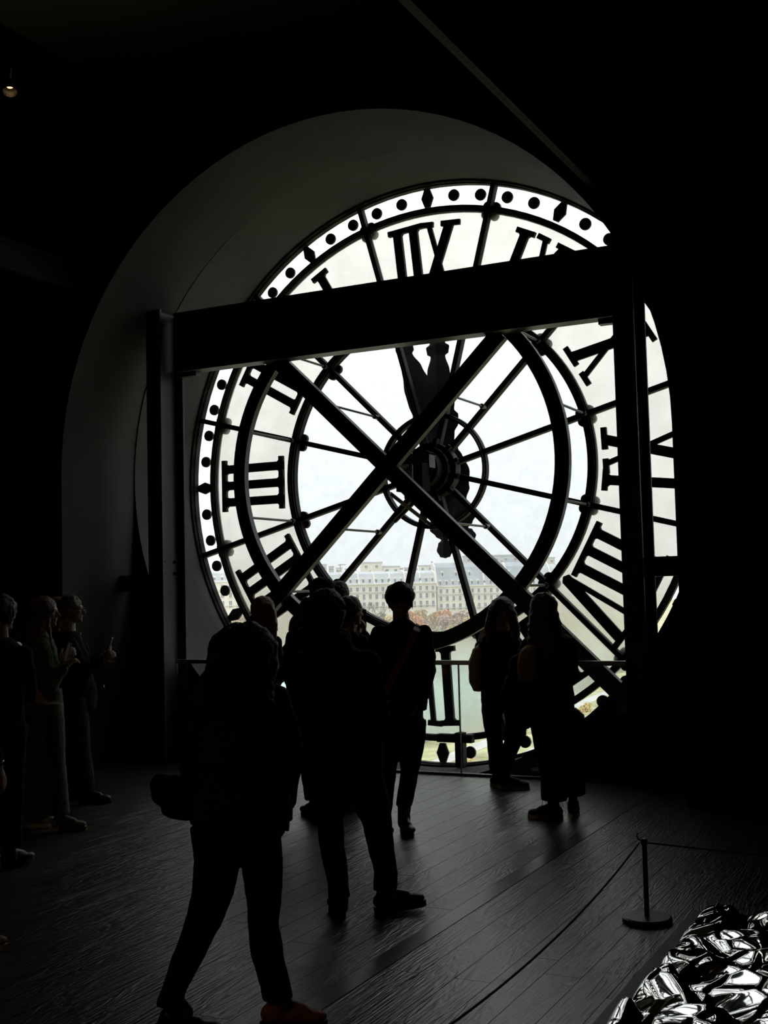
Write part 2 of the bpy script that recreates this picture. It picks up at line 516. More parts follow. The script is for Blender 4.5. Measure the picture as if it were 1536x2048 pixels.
for h, parts in NUM.items():
    bm = bmesh.new()
    for li, (L, off) in enumerate(parts):
        th = math.radians(30 * h + off)
        polys = letters_I(int(L[1])) if L[0] == 'I' else (letter_V() if L == 'V' else letter_X())
        for pi_, pg in enumerate(polys):
            pts = []
            for u, v in pg:
                pts.append((-(v * math.sin(th) + u * math.cos(th)), v * math.cos(th) - u * math.sin(th)))
            e = .0004 * (pi_ + 9 * li)
            prism_xz(bm, pts, -.012 - e, .024 + e)
    cpart('numeral', bm, 'iron_numeral')

# hands, outside the glass
def hand(name, ang, y0, prof, m):
    a = math.radians(ang)
    u = Vector((-math.sin(a), 0, math.cos(a))); t = Vector((math.cos(a), 0, math.sin(a)))
    # smooth the profile
    R = []; W = []
    for (r0, w0), (r1, w1) in zip(prof, prof[1:]):
        for k in range(6):
            f = k / 6; g = f * f * (3 - 2 * f)
            R.append(r0 + (r1 - r0) * f); W.append(w0 + (w1 - w0) * g)
    R.append(prof[-1][0]); W.append(prof[-1][1])
    bm = bmesh.new(); rows = []
    for r, w in zip(R, W):
        c = u * r; th = .012 + .35 * min(w, .09)
        rows.append([bm.verts.new(c + t * (-w) + Vector((0, y0 + .02, 0))), bm.verts.new(c + Vector((0, y0 + .02 - th, 0))),
                     bm.verts.new(c + t * w + Vector((0, y0 + .02, 0))), bm.verts.new(c + Vector((0, y0 + .06, 0)))])
    for p, q in zip(rows, rows[1:]):
        for k in range(4):
            bm.faces.new((p[k], q[k], q[(k + 1) % 4], p[(k + 1) % 4]))
    bm.faces.new(rows[0]); bm.faces.new(rows[-1][::-1])
    return cpart(name, bm, m)
PH = [(-.90, .012), (-.885, .06), (-.82, .094), (-.745, .075), (-.71, .04), (-.67, .10), (-.60, .165), (-.53, .165), (-.45, .10), (-.38, .12), (-.26, .19), (-.05, .25),
      (.1, .25), (.26, .19), (.34, .155), (.42, .16), (.50, .205), (.60, .21), (.66, .165), (.75, .175), (.9, .17), (1.08, .13), (1.24, .085), (1.27, .125), (1.34, .135), (1.38, .09), (1.45, .12), (1.6, .09), (1.8, .03), (1.86, .005)]
hand('hour_hand', 0.5, .22, PH, 'hand_metal')
PM = [(r * (1.0 if r > 0 else .86), w * (.95 if r > 0 else 1.05)) for r, w in PH]
hand('minute_hand', 18.0, .33, [(r * (1.11 if r > 0 else 1.03), w * (.85 if r > 1.2 else 1)) for r, w in PM], 'hand_metal')
# hub drum, outside boss and arbor
bm = bmesh.new(); cyl(bm, (0, .02, 0), (0, .42, 0), .19, n=32); cpart('outer_boss', bm, 'hand_metal')
bm = bmesh.new(); sector(bm, .235, .285, 0, 360, -.06, .07, 64); sector(bm, .20, .24, 0, 360, -.16, .05, 64); cpart('hub_flange', bm, 'steel_dial')
bm = bmesh.new(); cyl(bm, (0, .05, 0), (0, -.30, 0), .20, .19, n=40); cyl(bm, (0, -.30, 0), (0, -.34, 0), .15, n=32)
cpart('hub_drum', bm, 'steel_dial', False)
for k in range(12):
    a = math.radians(15 + 30 * k); bm = bmesh.new()
    u = Vector((-math.sin(a), 0, math.cos(a))); t = Vector((math.cos(a), 0, math.sin(a)))
    obox(bm, u * .285 + Vector((0, -.07, 0)), u, Vector((0, 1, 0)), t, .05, .035, .022)
    cpart('spoke_socket', bm, 'steel_dial')
bm = bmesh.new()
box(bm, -.17, .12, -.52, -.34, -.24, .10); box(bm, -.17, .02, -.34, -.18, -.30, .16)
cpart('gear_case', bm, 'wall_black')
bm = bmesh.new(); cyl(bm, (0, -.3, 0), (0, -1.02, 0), .045, n=16); cpart('drive_shaft', bm, 'steel_dial')
bm = bmesh.new(); box(bm, .0, .07, -.64, -.63, -.15, .20); cpart('cover_plate', bm, 'hub_plate')
bm = bmesh.new()
box(bm, -.10, .30, -.74, -.60, .085, .10); box(bm, .285, .30, -.74, -.60, -.04, .10); box(bm, -.1, .29, -.745, -.73, .0, .09)
cpart('motor_bracket', bm, 'steel_black')
bm = bmesh.new(); cyl(bm, (-.33, -.25, -.52), (0.02, -.25, -.23), .022, n=10); cyl(bm, (.0, -.1, -.56), (-.25, -.5, -.25), .02, n=10); cpart('stay_rod', bm, 'brass_dark')
# clamp fitting at the foot of the dial
bm = bmesh.new()
box(bm, .23, .315, -.16, -.06, -3.00, -2.66); box(bm, .02, .40, -.13, -.05, -2.76, -2.68)
cyl(bm, (.27, -.19, -2.70), (.27, -.06, -2.70), .045, n=14)
cpart('dial_clamp', bm, 'steel_dial')

# ------------------------------------------------------------------ steel wind frame in front of the dial
frame = tag(empty('steel_frame', (0, -1.2, 0)), 'black steel frame with crossed braces and a ring standing before the clock', 'frame')
def fpart(name, bm, m='steel_black', smooth=False):
    o = obj(name, bm, m, frame, smooth); o.matrix_parent_inverse = Matrix.Translation((0, 1.2, 0)); return o
CI, CO, CY0, CY1 = 2.356, 2.535, -1.455, -1.053
for s in (-1, 1):
    bm = bmesh.new()
    x0, x1 = sorted((s * CI, s * CO)); xm = (x0 + x1) / 2
    box(bm, x0, x1, CY0, CY0 + .03, -.02, 4.605); box(bm, x0, x1, CY1 - .03, CY1, -.02, 4.605)
    box(bm, xm - .012, xm + .012, CY0 + .03, CY1 - .03, -.02, 4.605)
    col = fpart('column', bm)
    # bolts of the splice on the web
    for z in (2.02, 1.90):
        for y in (-1.36, -1.16):
            for sg in (1,):
                b2 = bmesh.new(); cyl(b2, (xm + .012, y, z), (xm + .04, y, z), .016, n=6)
                bo = obj('bolt', b2, 'wall_black', col)
    # bracket under the beam end
    bm = bmesh.new(); a, b = sorted((s * CI, s * (CI - .215)))
    box(bm, a, b, -1.14, -1.056, 3.945, 3.985); fpart('end_bracket', bm)
    # side bar from column to jamb
    bm = bmesh.new(); a, b = sorted((s * CO, s * 3.036))
    box(bm, a, b, -1.30, -1.20, 1.73, 1.895); fpart('side_bar', bm)
bm = bmesh.new()
box(bm, -CI, CI, -1.23, -1.056, 3.985, 4.02); box(bm, -CI, CI, -1.23, -1.056, 4.57, 4.605); box(bm, -CI, CI, -1.165, -1.13, 4.02, 4.57)
box(bm, -CI, CI, -1.228, -1.165, 4.03, 4.56)
fpart('cross_beam', bm)
cz = ZC - .045
def brace(p0, p1, y0, y1, w):
    p0, p1 = Vector((p0[0], 0, p0[1])), Vector((p1[0], 0, p1[1]))
    u = (p1 - p0).normalized(); t = Vector((-u.z, 0, u.x)); bm = bmesh.new()
    L = (p1 - p0).length / 2
    obox(bm, (p0 + p1) / 2 + Vector((0, (y0 + y1) / 2, 0)), u, Vector((0, 1, 0)), t, L, (y1 - y0) / 2, w / 2)
    return fpart('brace', bm)
sl = .965
for s in (-1, 1):
    brace((s * -1.19, cz + 1.19 * sl), (s * 2.345, cz - 2.345 * sl), -1.085 + (.001 if s > 0 else 0), -1.005, .155)
bm = bmesh.new(); sector(bm, 1.655, 1.79, 0, 360, -1.004, -.93, 120, 0, cz); fpart('ring', bm)
# tie rods from frame to dial
for ang in (45, -45, 75, -75, 105, -105, 135, -135):
    a = math.radians(ang); x, z = -math.sin(a) * (R2 + .02), ZC + math.cos(a) * (R2 + .02)
    bm = bmesh.new(); cyl(bm, (x, -.96, z), (x, -.04, z), .013, n=8); cyl(bm, (x, -.10, z), (x, -.03, z), .028, n=8); fpart('tie_rod', bm)
for ang in (45, -45, 135, -135):
    a = math.radians(ang); x, z = -math.sin(a) * .86, ZC + math.cos(a) * .86
    bm = bmesh.new(); cyl(bm, (x, -1.02, z), (x, -.04, z), .012, n=8); cyl(bm, (x, -.11, z), (x, -.03, z), .026, n=8); fpart('tie_rod', bm)

# ------------------------------------------------------------------ glass railing between the columns
rail = tag(empty('glass_railing', (0, -1.25, 0)), 'waist-high glass railing with dark metal handrail before the clock', 'railing')
def rpart(name, bm, m):
    o = obj(name, bm, m, rail); o.matrix_parent_inverse = Matrix.Translation((0, 1.25, 0)); return o
bm = bmesh.new(); box(bm, -2.35, 2.35, -1.275, -1.225, .985, 1.025); rpart('handrail', bm, 'rail_metal')
xs = [-2.35, -.82, .765, 2.35]
for a, b in zip(xs, xs[1:]):
    bm = bmesh.new(); box(bm, a + .006, b - .006, -1.256, -1.244, .02, .984); rpart('glass_panel', bm, 'glass_rail')
bm = bmesh.new(); box(bm, -2.35, 2.35, -1.28, -1.222, .001, .022); rpart('base_rail', bm, 'steel_black')
for x in xs[1:3]:
    bm = bmesh.new(); box(bm, x - .0055, x + .0055, -1.258, -1.242, .022, .984); rpart('panel_joint', bm, 'hub_plate')

# ------------------------------------------------------------------ crumpled mirror sculpture, stanchion, ropes
bm = bmesh.new(); box(bm, 3.66, 7.4, -9.4, -5.10, .001, .035)
tag(obj('sculpture_base', bm, 'base_black'), 'low flat black plinth lying under the crumpled mirror metal', 'plinth')
def crumple():
    nx, ny = 250, 300
    x0, x1, y0, y1 = 3.76, 6.4, -8.4, -5.22
    rnd = random.Random(11)
    # random facets: lower/upper envelopes of tilted planes give creases
    layers = []
    for sc, amp in ((.36, .17), (.15, .030)):
        pts = {}
        layers.append((sc, amp, pts))
    def cell(pts, i, j):
        if (i, j) not in pts:
            pts[(i, j)] = (i + rnd.random(), j + rnd.random(), rnd.uniform(.5, 1.3), rnd.uniform(-.1, .9), rnd.uniform(-.03, .03))
        return pts[(i, j)]
    def h(x, y):
        z = 0
        for sc, amp, pts in layers:
            u, v = x / sc, y / sc
            i, j = math.floor(u), math.floor(v)
            vals = []
            for a in (-1, 0, 1):
                for b in (-1, 0, 1):
                    cx, cy, gx, gy, o = cell(pts, i + a, j + b)
                    dx, dy = u - cx, v - cy
                    d2 = dx * dx + dy * dy
                    vals.append((math.exp(-22.0 * d2) + 1e-12, gx * dx + gy * dy + o))
            W = sum(w for w, _ in vals)
            z += amp * sum(w * q for w, q in vals) / W
        return z
    V = []; F = []
    for j in range(ny + 1):
        for i in range(nx + 1):
            fx, fy = i / nx, j / ny
            x = x0 + (x1 - x0) * fx; y = y0 + (y1 - y0) * fy
            z = .15 + h(x, y)
            e = min(fx * (x1 - x0), (1 - fy) * (y1 - y0), (1 - fx) * (x1 - x0), fy * (y1 - y0))
            k = min(1, e / .06); k = math.sqrt(max(0, k * (2 - k)))
            z = .20 * math.tanh(z / .20) if z > 0 else z * .3
            z = .045 + (max(z, .03) - .045) * k
            jx = .05 * noise.noise(Vector((0, y * 3.0, 2))) * (1 - fx) ** 6
            jy = .05 * noise.noise(Vector((x * 3.0, 0, 5))) * fy ** 6
            wx = .035 * noise.noise(Vector((x * 4, y * 4, 7)))
            wy = .03 * noise.noise(Vector((x * 5, y * 5, 17)))
            V.append((x + jx + wx * k, y + jy + wy * k, max(z, .04)))
    for j in range(ny):
        for i in range(nx):
            a = j * (nx + 1) + i
            F.append((a, a + 1, a + nx + 2, a + nx + 1))
    me = bpy.data.meshes.new('crumpled_metal'); me.from_pydata(V, [], F)
    for p in me.polygons: p.use_smooth = True
    return me
sc_ = link('mirror_sculpture', crumple(), 'mirror_metal')
tag(sc_, 'crumpled mirror-polished metal sheet lying on the black floor plinth', 'sculpture')

def stanchion(loc, label):
    r = tag(empty('rope_stanchion', loc), label, 'stanchion')
    bm = bmesh.new(); lathe(bm, [(.118, 0), (.122, .004), (.122, .022), (.112, .028), (.02, .030)], n=40); obj('base', bm, 'post_black', r)
    bm = bmesh.new(); lathe(bm, [(.0125, .03), (.0125, .375), (.017, .378), (.017, .398), (.012, .404)], n=20); obj('post', bm, 'post_black', r)
    bm = bmesh.new(); tube(bm, [(-.016, 0, .392), (-.03, 0, .40), (-.038, 0, .415), (-.034, 0, .43), (-.026, 0, .425)], .004, 6); obj('hook', bm, 'post_black', r)
    return r
PX, PY = 3.472, -5.27
stanchion((PX, PY, 0), 'short black rope stanchion with round base near the crumpled metal')
def rope(p0, p1, sag, label):
    p0, p1 = Vector(p0), Vector(p1)
    pts = [p0.lerp(p1, i / 30) - Vector((0, 0, sag * 4 * (i / 30) * (1 - i / 30))) for i in range(31)]
    bm = bmesh.new(); tube(bm, pts, .0045, 8)
    tag(obj('barrier_rope', bm, 'rope', None, True), label, 'rope')
rope((PX - .02, PY - .02, .385), (PX - .03, PY - 3.6, .385), .13, 'thin black rope from the stanchion towards the bottom of the photo')
rope((PX + .02, PY, .385), (PX + 2.6, PY + .12, .385), .035, 'thin dark rope running right from the stanchion over the plinth')

# ------------------------------------------------------------------ lamps: warm track spots on the ceiling
mat('lamp_body', (.03, .03, .03), .4)
mat('lamp_lens', (.9, .6, .3), .3, emit=(1, .60, .25), estr=3)
def spot(p, aim, power, label, size=50):
    p, aim = Vector(p), Vector(aim)
    d = (aim - p).normalized(); q = d.to_track_quat('-Z', 'Y')
    r = tag(empty('track_spotlight', p), label, 'lamp'); r.rotation_mode = 'QUATERNION'; r.rotation_quaternion = q
    bm = bmesh.new(); cyl(bm, (0, 0, .16), (0, 0, .0), .045, .055, 20, cap=False); cyl(bm, (0, 0, .165), (0, 0, .16), .03, .045, 20)
    cyl(bm, (0, .0, .08), (0, .15, .10), .010, n=8); obj('housing', bm, 'lamp_body', r)
    bm = bmesh.new(); cyl(bm, (0, 0, .06), (0, 0, .07), .026, n=20); obj('lens', bm, 'lamp_lens', r)
    l = bpy.data.lights.new('spot_beam', 'SPOT'); l.energy = power; l.color = (1, .62, .30); l.spot_size = math.radians(size); l.spot_blend = .7; l.shadow_soft_size = .05
    lo = bpy.data.objects.new('spot_beam', l); COL.objects.link(lo); lo.parent = r; lo.location = (0, 0, -.01)

# ------------------------------------------------------------------ people
def ellipsoid(bm, c, ax, ay, az, rx, ry, rz, n=14):
    c = Vector(c); rings = []
    m = n // 2 + 1
    top = bm.verts.new(c + az * rz); bot = bm.verts.new(c - az * rz)
    for j in range(1, m):
        t = PI * j / m
        rings.append([bm.verts.new(c + az * (rz * math.cos(t)) + (ax * (rx * math.cos(2 * PI * i / n)) + ay * (ry * math.sin(2 * PI * i / n))) * math.sin(t)) for i in range(n)])
    for i in range(n):
        bm.faces.new((top, rings[0][i], rings[0][(i + 1) % n])); bm.faces.new((bot, rings[-1][(i + 1) % n], rings[-1][i]))
    for a, b in zip(rings, rings[1:]):
        for i in range(n):
            bm.faces.new((a[i], b[i], b[(i + 1) % n], a[(i + 1) % n]))
XA, YA, ZA = Vector((1, 0, 0)), Vector((0, 1, 0)), Vector((0, 0, 1))
def capsule(bm, p0, p1, r0, r1, n=12):
    p0, p1 = Vector(p0), Vector(p1); d = p1 - p0
    if d.length < 1e-5: d = Vector((0, 0, 1e-3))
    d.normalize(); u = d.orthogonal().normalized(); w = d.cross(u)
    rings = []
    def ring(c, r):
        rings.append([bm.verts.new(c + (u * math.cos(2 * PI * i / n) + w * math.sin(2 * PI * i / n)) * r) for i in range(n)])
    for t in (80, 50, 22, 0): ring(p0 - d * (r0 * math.sin(math.radians(t))), r0 * math.cos(math.radians(t)))
    for t in (0, 22, 50, 80): ring(p1 + d * (r1 * math.sin(math.radians(t))), r1 * math.cos(math.radians(t)))
    for a, b in zip(rings, rings[1:]):
        for i in range(n): bm.faces.new((a[i], a[(i + 1) % n], b[(i + 1) % n], b[i]))
    bm.faces.new(rings[0][::-1]); bm.faces.new(rings[-1])
def loft(bm, secs, A=None, B=None, n=20):
    """secs: (centre, half-width, half-depth), ellipses stacked"""
    A = A or RH; B = B or FH; rings = []
    for c, a, b in secs:
        rings.append([bm.verts.new(Vector(c) + A * (a * math.cos(2 * PI * i / n)) + B * (b * math.sin(2 * PI * i / n))) for i in range(n)])
    for p, q in zip(rings, rings[1:]):
        for i in range(n): bm.faces.new((p[i], p[(i + 1) % n], q[(i + 1) % n], q[i]))
    bm.faces.new(rings[0][::-1]); bm.faces.new(rings[-1])

_tex = bpy.data.textures.new('folds', 'CLOUDS'); _tex.noise_scale = .09; _tex.noise_depth = 2
_tex2 = bpy.data.textures.new('locks', 'CLOUDS'); _tex2.noise_scale = .035; _tex2.noise_depth = 2
def solid(name, bm, m, parent, voxel=.01, smooth=4, disp=0., tex=None, dec=None):
    """fuse overlapping closed shapes into one continuous skin"""
    bmesh.ops.recalc_face_normals(bm, faces=bm.faces[:])
    me = bpy.data.meshes.new(name); bm.to_mesh(me); bm.free()
    o = bpy.data.objects.new(name, me); COL.objects.link(o)
    r = o.modifiers.new('r', 'REMESH'); r.mode = 'VOXEL'; r.voxel_size = voxel; r.use_smooth_shade = True
    s = o.modifiers.new('s', 'SMOOTH'); s.iterations = smooth; s.factor = .5
    if disp:
        d = o.modifiers.new('d', 'DISPLACE'); d.texture = tex or _tex; d.strength = disp; d.texture_coords = 'GLOBAL'; d.mid_level = .5
    if dec:
        c = o.modifiers.new('c', 'DECIMATE'); c.ratio = dec
    dg = bpy.context.evaluated_depsgraph_get()
    new = bpy.data.meshes.new_from_object(o.evaluated_get(dg))
    bpy.data.objects.remove(o); bpy.data.meshes.remove(me)
    new.name = name
    for p in new.polygons: p.use_smooth = True
    new.materials.clear()
    ob = link(name, new, m, parent)
    if parent is not None:
        ob.matrix_parent_inverse = Matrix.Translation(-parent.location)
    return ob

mat('skin', (.42, .24, .17), .55, spec=.3)
mat('skin_light', (.5, .32, .24), .55, spec=.3)
mat('eye_white', (.6, .58, .55), .2)
mat('hair_black', (.012, .010, .009), .45, bump=(60, .5, (6, 6, .6)))
mat('hair_brown', (.12, .065, .03), .45, bump=(60, .5, (6, 6, .6)))
mat('hair_auburn', (.34, .12, .035), .45, bump=(60, .6, (6, 6, .6)), var=(40, .4, (5, 5, .4)))
mat('hair_blond', (.30, .18, .08), .5, bump=(60, .5, (6, 6, .6)))
mat('hair_grey', (.20, .18, .15), .6, bump=(60, .5))
mat('cloth_black', (.012, .012, .013), .9, spec=.15, bump=(25, .3))
mat('cloth_navy', (.014, .016, .026), .9, spec=.15, bump=(25, .3))
mat('cloth_olive', (.055, .048, .022), .9, spec=.15, bump=(25, .3))
mat('denim_dark', (.03, .035, .05), .9, spec=.15, bump=(40, .3))
mat('denim_grey', (.16, .17, .13), .9, spec=.15, bump=(18, .5), var=(10, .15))
mat('jacket_sage', (.13, .14, .09), .9, spec=.15, bump=(18, .5))
mat('tan_fabric', (.42, .26, .11), .85, spec=.15, bump=(25, .3))
mat('cream_knit', (.40, .34, .30), .9, bump=(60, .4))
mat('red_trim', (.35, .03, .04), .7)
mat('shoe_black', (.012, .012, .012), .4)
mat('shoe_orange', (.62, .22, .06), .6, bump=(30, .2))
mat('shoe_canvas', (.03, .03, .03), .8)
mat('sole_white', (.75, .68, .5), .7)
mat('shoe_pale', (.42, .38, .32), .7)
mat('sole_black', (.015, .015, .015), .6)
mat('phone_body', (.012, .012, .014), .25)
mat('metal_pull', (.85, .85, .85), .2, 1.0)
mat('lens_dark', (.02, .02, .02), .2)
mat('strap_red', (.30, .07, .045), .7)

def dirv(ang):
    a = math.radians(ang); return FH * math.cos(a) + RH * math.sin(a)

def add_hand(bm, w, d, nrm, thumb, curl=.35, s=1.0):
    d = d.normalized(); nrm = (nrm - d * nrm.dot(d)).normalized(); ac = d.cross(nrm).normalized() * thumb
    ellipsoid(bm, w + d * .048 * s, ac, nrm, d, .040 * s, .016 * s, .054 * s, 12)
    capsule(bm, w - d * .03, w + d * .02, .026 * s, .024 * s, 10)
    for k, (off, L) in enumerate(((.031, .066), (.0105, .074), (-.0105, .070), (-.031, .055))):
        p = w + d * (.088 - .004 * abs(k - 1)) * s + ac * off * s
        q = d.copy(); a = curl
        rot = Matrix.Rotation(a, 3, ac)
        if (rot @ d).dot(nrm) < 0: rot = Matrix.Rotation(-a, 3, ac)
        for j, f in enumerate((.46, .30, .24)):
            q = rot @ q; p2 = p + q * (L * f) * s
            capsule(bm, p, p2, .0092 * s - j * .0006, .0088 * s - j * .0006, 8); p = p2
    p = w + d * .022 * s + ac * .030 * s
    q = (d * .72 + ac * .62 + nrm * .32).normalized(); p2 = p + q * .036 * s
    capsule(bm, p, p2, .0125 * s, .0105 * s, 8)
    q = (q + d * .5).normalized(); capsule(bm, p2, p2 + q * .032 * s, .0105 * s, .009 * s, 8)

def add_head(bm, hc, fd, s):
    sd = fd.cross(ZA).normalized(); up = sd.cross(fd).normalized()
    E = lambda f, u, x, rx, ry, rz, n=14: ellipsoid(bm, hc + fd * f * s + up * u * s + sd * x * s, sd, fd, up, rx * s, ry * s, rz * s, n)
    E(-.008, .022, 0, .075, .093, .092, 18)      # skull
    E(.020, -.020, 0, .066, .070, .080, 16)      # face
    E(.028, -.062, 0, .050, .055, .048)          # jaw
    E(.070, -.093, 0, .022, .020, .017, 10)      # chin
    E(.078, .020, 0, .050, .014, .012, 10)       # brow
    for x in (-.030, .030):
        E(.070, -.022, x, .022, .018, .016, 10)  # cheeks
        E(-.002, -.012, x * 2.45, .010, .018, .030, 10)   # ears
    a = hc + fd * .086 * s + up * .008 * s; b = hc + fd * .110 * s - up * .028 * s
    capsule(bm, a, b, .008 * s, .0125 * s, 8)
    for x in (-.010, .010): E(.095, -.034, x, .009, .010, .008, 8)
    E(.084, -.055, 0, .022, .010, .006, 10); E(.082, -.067, 0, .019, .010, .007, 10)

def shoe(parent, an, ang, kind, s=1.0, z=0.0, pitch=0., boot=False):
    """an: ankle position; the shoe stands on the floor below it, pointing along ang"""
    d = dirv(ang); side = d.cross(ZA).normalized()
    um, sm_ = {'black': ('shoe_black', 'sole_black'), 'orange': ('shoe_orange', 'sole_black'), 'canvas': ('shoe_canvas', 'sole_white'), 'pale': ('shoe_pale', 'sole_white')}[kind]
    g = Vector((an.x, an.y, z))
    R = Matrix.Rotation(pitch, 3, side)
    P = lambda f, h, x=0: g + R @ (d * f * s + ZA * h * s + side * x * s)
    dd, uu = R @ d, R @ ZA
    bm = bmesh.new()
    ellipsoid(bm, P(-.025, .055), side, dd, uu, .038 * s, .050 * s, .042 * s)
    ellipsoid(bm, P(.055, .052), side, dd, uu, .040 * s, .080 * s, .036 * s)
    ellipsoid(bm, P(.125, .043), side, dd, uu, .045 * s, .062 * s, .027 * s)
    capsule(bm, P(-.01, .06), P(-.008, .17 if boot else .10), .044 * s, .042 * s)
    capsule(bm, P(.03, .08), P(.09, .06), .03 * s, .03 * s)
    o = solid('shoe', bm, um, parent, .007, 2, dec=.5)
    bm = bmesh.new(); n = 22; sole_h = .028 if kind != 'canvas' else .036
    rows = []
    for hh in (.0, sole_h):
        ring = []
        for i in range(n):
            t = 2 * PI * i / n; f = math.cos(t); x = math.sin(t)
            w = .044 if f > 0 else .036
            ring.append(bm.verts.new(P(.058 + .132 * f, hh, w * x * (1 - .12 * f * f))))
        rows.append(ring)
    for i in range(n): bm.faces.new((rows[0][i], rows[0][(i + 1) % n], rows[1][(i + 1) % n], rows[1][i]))
    bm.faces.new(rows[0][::-1]); bm.faces.new(rows[1])
    so = obj('sole', bm, sm_, o); 
    so.matrix_parent_inverse = Matrix.Identity(4)
    bm = bmesh.new()
    for q in range(4):
        f = .055 + q * .017
        tube(bm, [P(f, .088 - q * .006, -.022), P(f + .004, .094 - q * .006, 0), P(f, .088 - q * .006, .022)], .0028, 5)
    obj('laces', bm, 'sole_white' if kind in ('canvas', 'pale') else um, o)
    return o

def person(label, D, face, J, legs, top, top_m, leg_m, shoes, hair, hair_m, head_face=None, s=1.0, hands=None, sleeves=(.062, .055, .045),
           extra_top=None, hair_disp=.022, skin='skin', group=None, toe=(0, 0), voxel=.0068, boots=False, topname='jacket', legname='trousers', feet=True, tdisp=.02, tilt=0.0):
    """J: joints as photo pixel x, y and an offset in metres away from the viewer; legs/top: silhouettes as (x, y, half-width px)"""
    sc = FPX / D
    P = {k: pp(v[0], v[1], D + (v[2] if len(v) > 2 else 0)) for k, v in J.items()}
    fd = dirv(face); hf = dirv(head_face if head_face is not None else face)
    hf = (hf + ZA * tilt).normalized()
    mid = (P['anL'] + P['anR']) / 2
    root = tag(empty('person', (mid.x, mid.y, 0)), label, 'person', group)
    # ---- body: one continuous figure
    bm = bmesh.new()
    sh = (P['shL'] + P['shR']) / 2; hp = (P['hipL'] + P['hipR']) / 2
    add_head(bm, P['head'], hf, s)
    capsule(bm, P['head'] - ZA * .05 * s - hf * .02, P['neck'], .052 * s, .060 * s)
    sdir = (P['shR'] - P['shL']); wv_ = Vector((sdir.x, sdir.y, 0)).normalized(); bv = wv_.cross(ZA)
    wsh = max(.13, sdir.length / 2 - .02)
    wst = hp.lerp(sh, .42)
    loft(bm, [(hp - ZA * .06, .10 * s, .085 * s), (hp, .135 * s, .10 * s), (wst, .112 * s, .085 * s), (hp.lerp(sh, .75), wsh * .95, .105 * s), (sh - ZA * .02, wsh, .085 * s), (sh + ZA * .035, wsh * .6, .06 * s)], wv_, bv)
    capsule(bm, sh, P['neck'], .07 * s, .06 * s)
    for q in 'LR':
        capsule(bm, P['sh' + q], P['el' + q], .047 * s, .038 * s); capsule(bm, P['el' + q], P['wr' + q], .038 * s, .026 * s)
        capsule(bm, P['hip' + q], P['kn' + q], .066 * s, .046 * s); capsule(bm, P['kn' + q], P['an' + q], .044 * s, .030 * s)
        hd = (hands or {}).get(q)
        fore = (P['wr' + q] - P['el' + q]).normalized()
        if hd:
            add_hand(bm, P['wr' + q], hd[0], hd[1], hd[2], hd[3], s)
        else:
            n_ = (sh - P['wr' + q]); n_.z = 0
            add_hand(bm, P['wr' + q], fore, n_.normalized(), 1 if q == 'L' else -1, .3, s)
        capsule(bm, P['an' + q], Vector((P['an' + q].x, P['an' + q].y, max(.05, P['an' + q].z - .06))) + dirv(toe[0 if q == 'L' else 1]) * .05, .035 * s, .03 * s)
    solid('body', bm, skin, root, voxel, 2, dec=.45)
    # eyes
    sd = hf.cross(ZA).normalized()
    for x in (-.029, .029):
        b2 = bmesh.new(); ellipsoid(b2, P['head'] + hf * .080 * s + ZA * .004 * s + sd * x * s, sd, hf, ZA, .012 * s, .010 * s, .008 * s, 8)
        e = obj('eye', b2, 'eye_white', root, True); e.matrix_parent_inverse = Matrix.Translation(-root.location)
    # ---- top
    bm = bmesh.new()
    secs = []
    for t in top:
        x, y, hw = t[:3]; dep = t[3] if len(t) > 3 else None; dd = t[4] if len(t) > 4 else 0
        a = hw / sc; secs.append((pp(x, y, D + dd), a, dep if dep else max(.09, min(a * .85, .155 * s))))
    loft(bm, secs)
    for q in 'LR':
        capsule(bm, P['sh' + q], P['el' + q], sleeves[0] * s, sleeves[1] * s)
        f = P['el' + q].lerp(P['wr' + q], .92)
        capsule(bm, P['el' + q], f, sleeves[1] * s, sleeves[2] * s)
    if extra_top: extra_top(bm, P, sc)
    solid(topname, bm, top_m, root, .0105, 2, tdisp, _tex)
    # ---- trousers
    bm = bmesh.new()
    hw = sum(l[0][2] for l in legs) / 2 / sc
    loft(bm, [(hp + ZA * .12, .145 * s, .11 * s), (hp + ZA * .02, max(.15 * s, hw * 1.25), .125 * s), (hp - ZA * .07, max(.15 * s, hw * 1.25), .12 * s)])
    for i, l in enumerate(legs):
        q = 'LR'[i]; js = [(J[k + q][1], J[k + q][2] if len(J[k + q]) > 2 else 0) for k in ('hip', 'kn', 'an')]
        def dep_(y):
            if y <= js[0][0]: return js[0][1]
            for (ya, da), (yb, db) in zip(js, js[1:]):
                if y <= yb: return da + (db - da) * (y - ya) / (yb - ya)
            return js[-1][1]
        loft(bm, [(pp(t[0], t[1], D + dep_(t[1])), t[2] / sc, max(t[2] / sc, .062)) for t in l])
    solid(legname, bm, leg_m, root, .0105, 2, .012, _tex)
    # ---- shoes
    if feet:
        for i, q in enumerate('LR'):
            if shoes[i]:
                kind, pitch = shoes[i] if isinstance(shoes[i], tuple) else (shoes[i], 0)
                shoe(root, P['an' + q], toe[i], kind, s, 0.0, pitch, boots).matrix_parent_inverse = Matrix.Translation(-root.location)
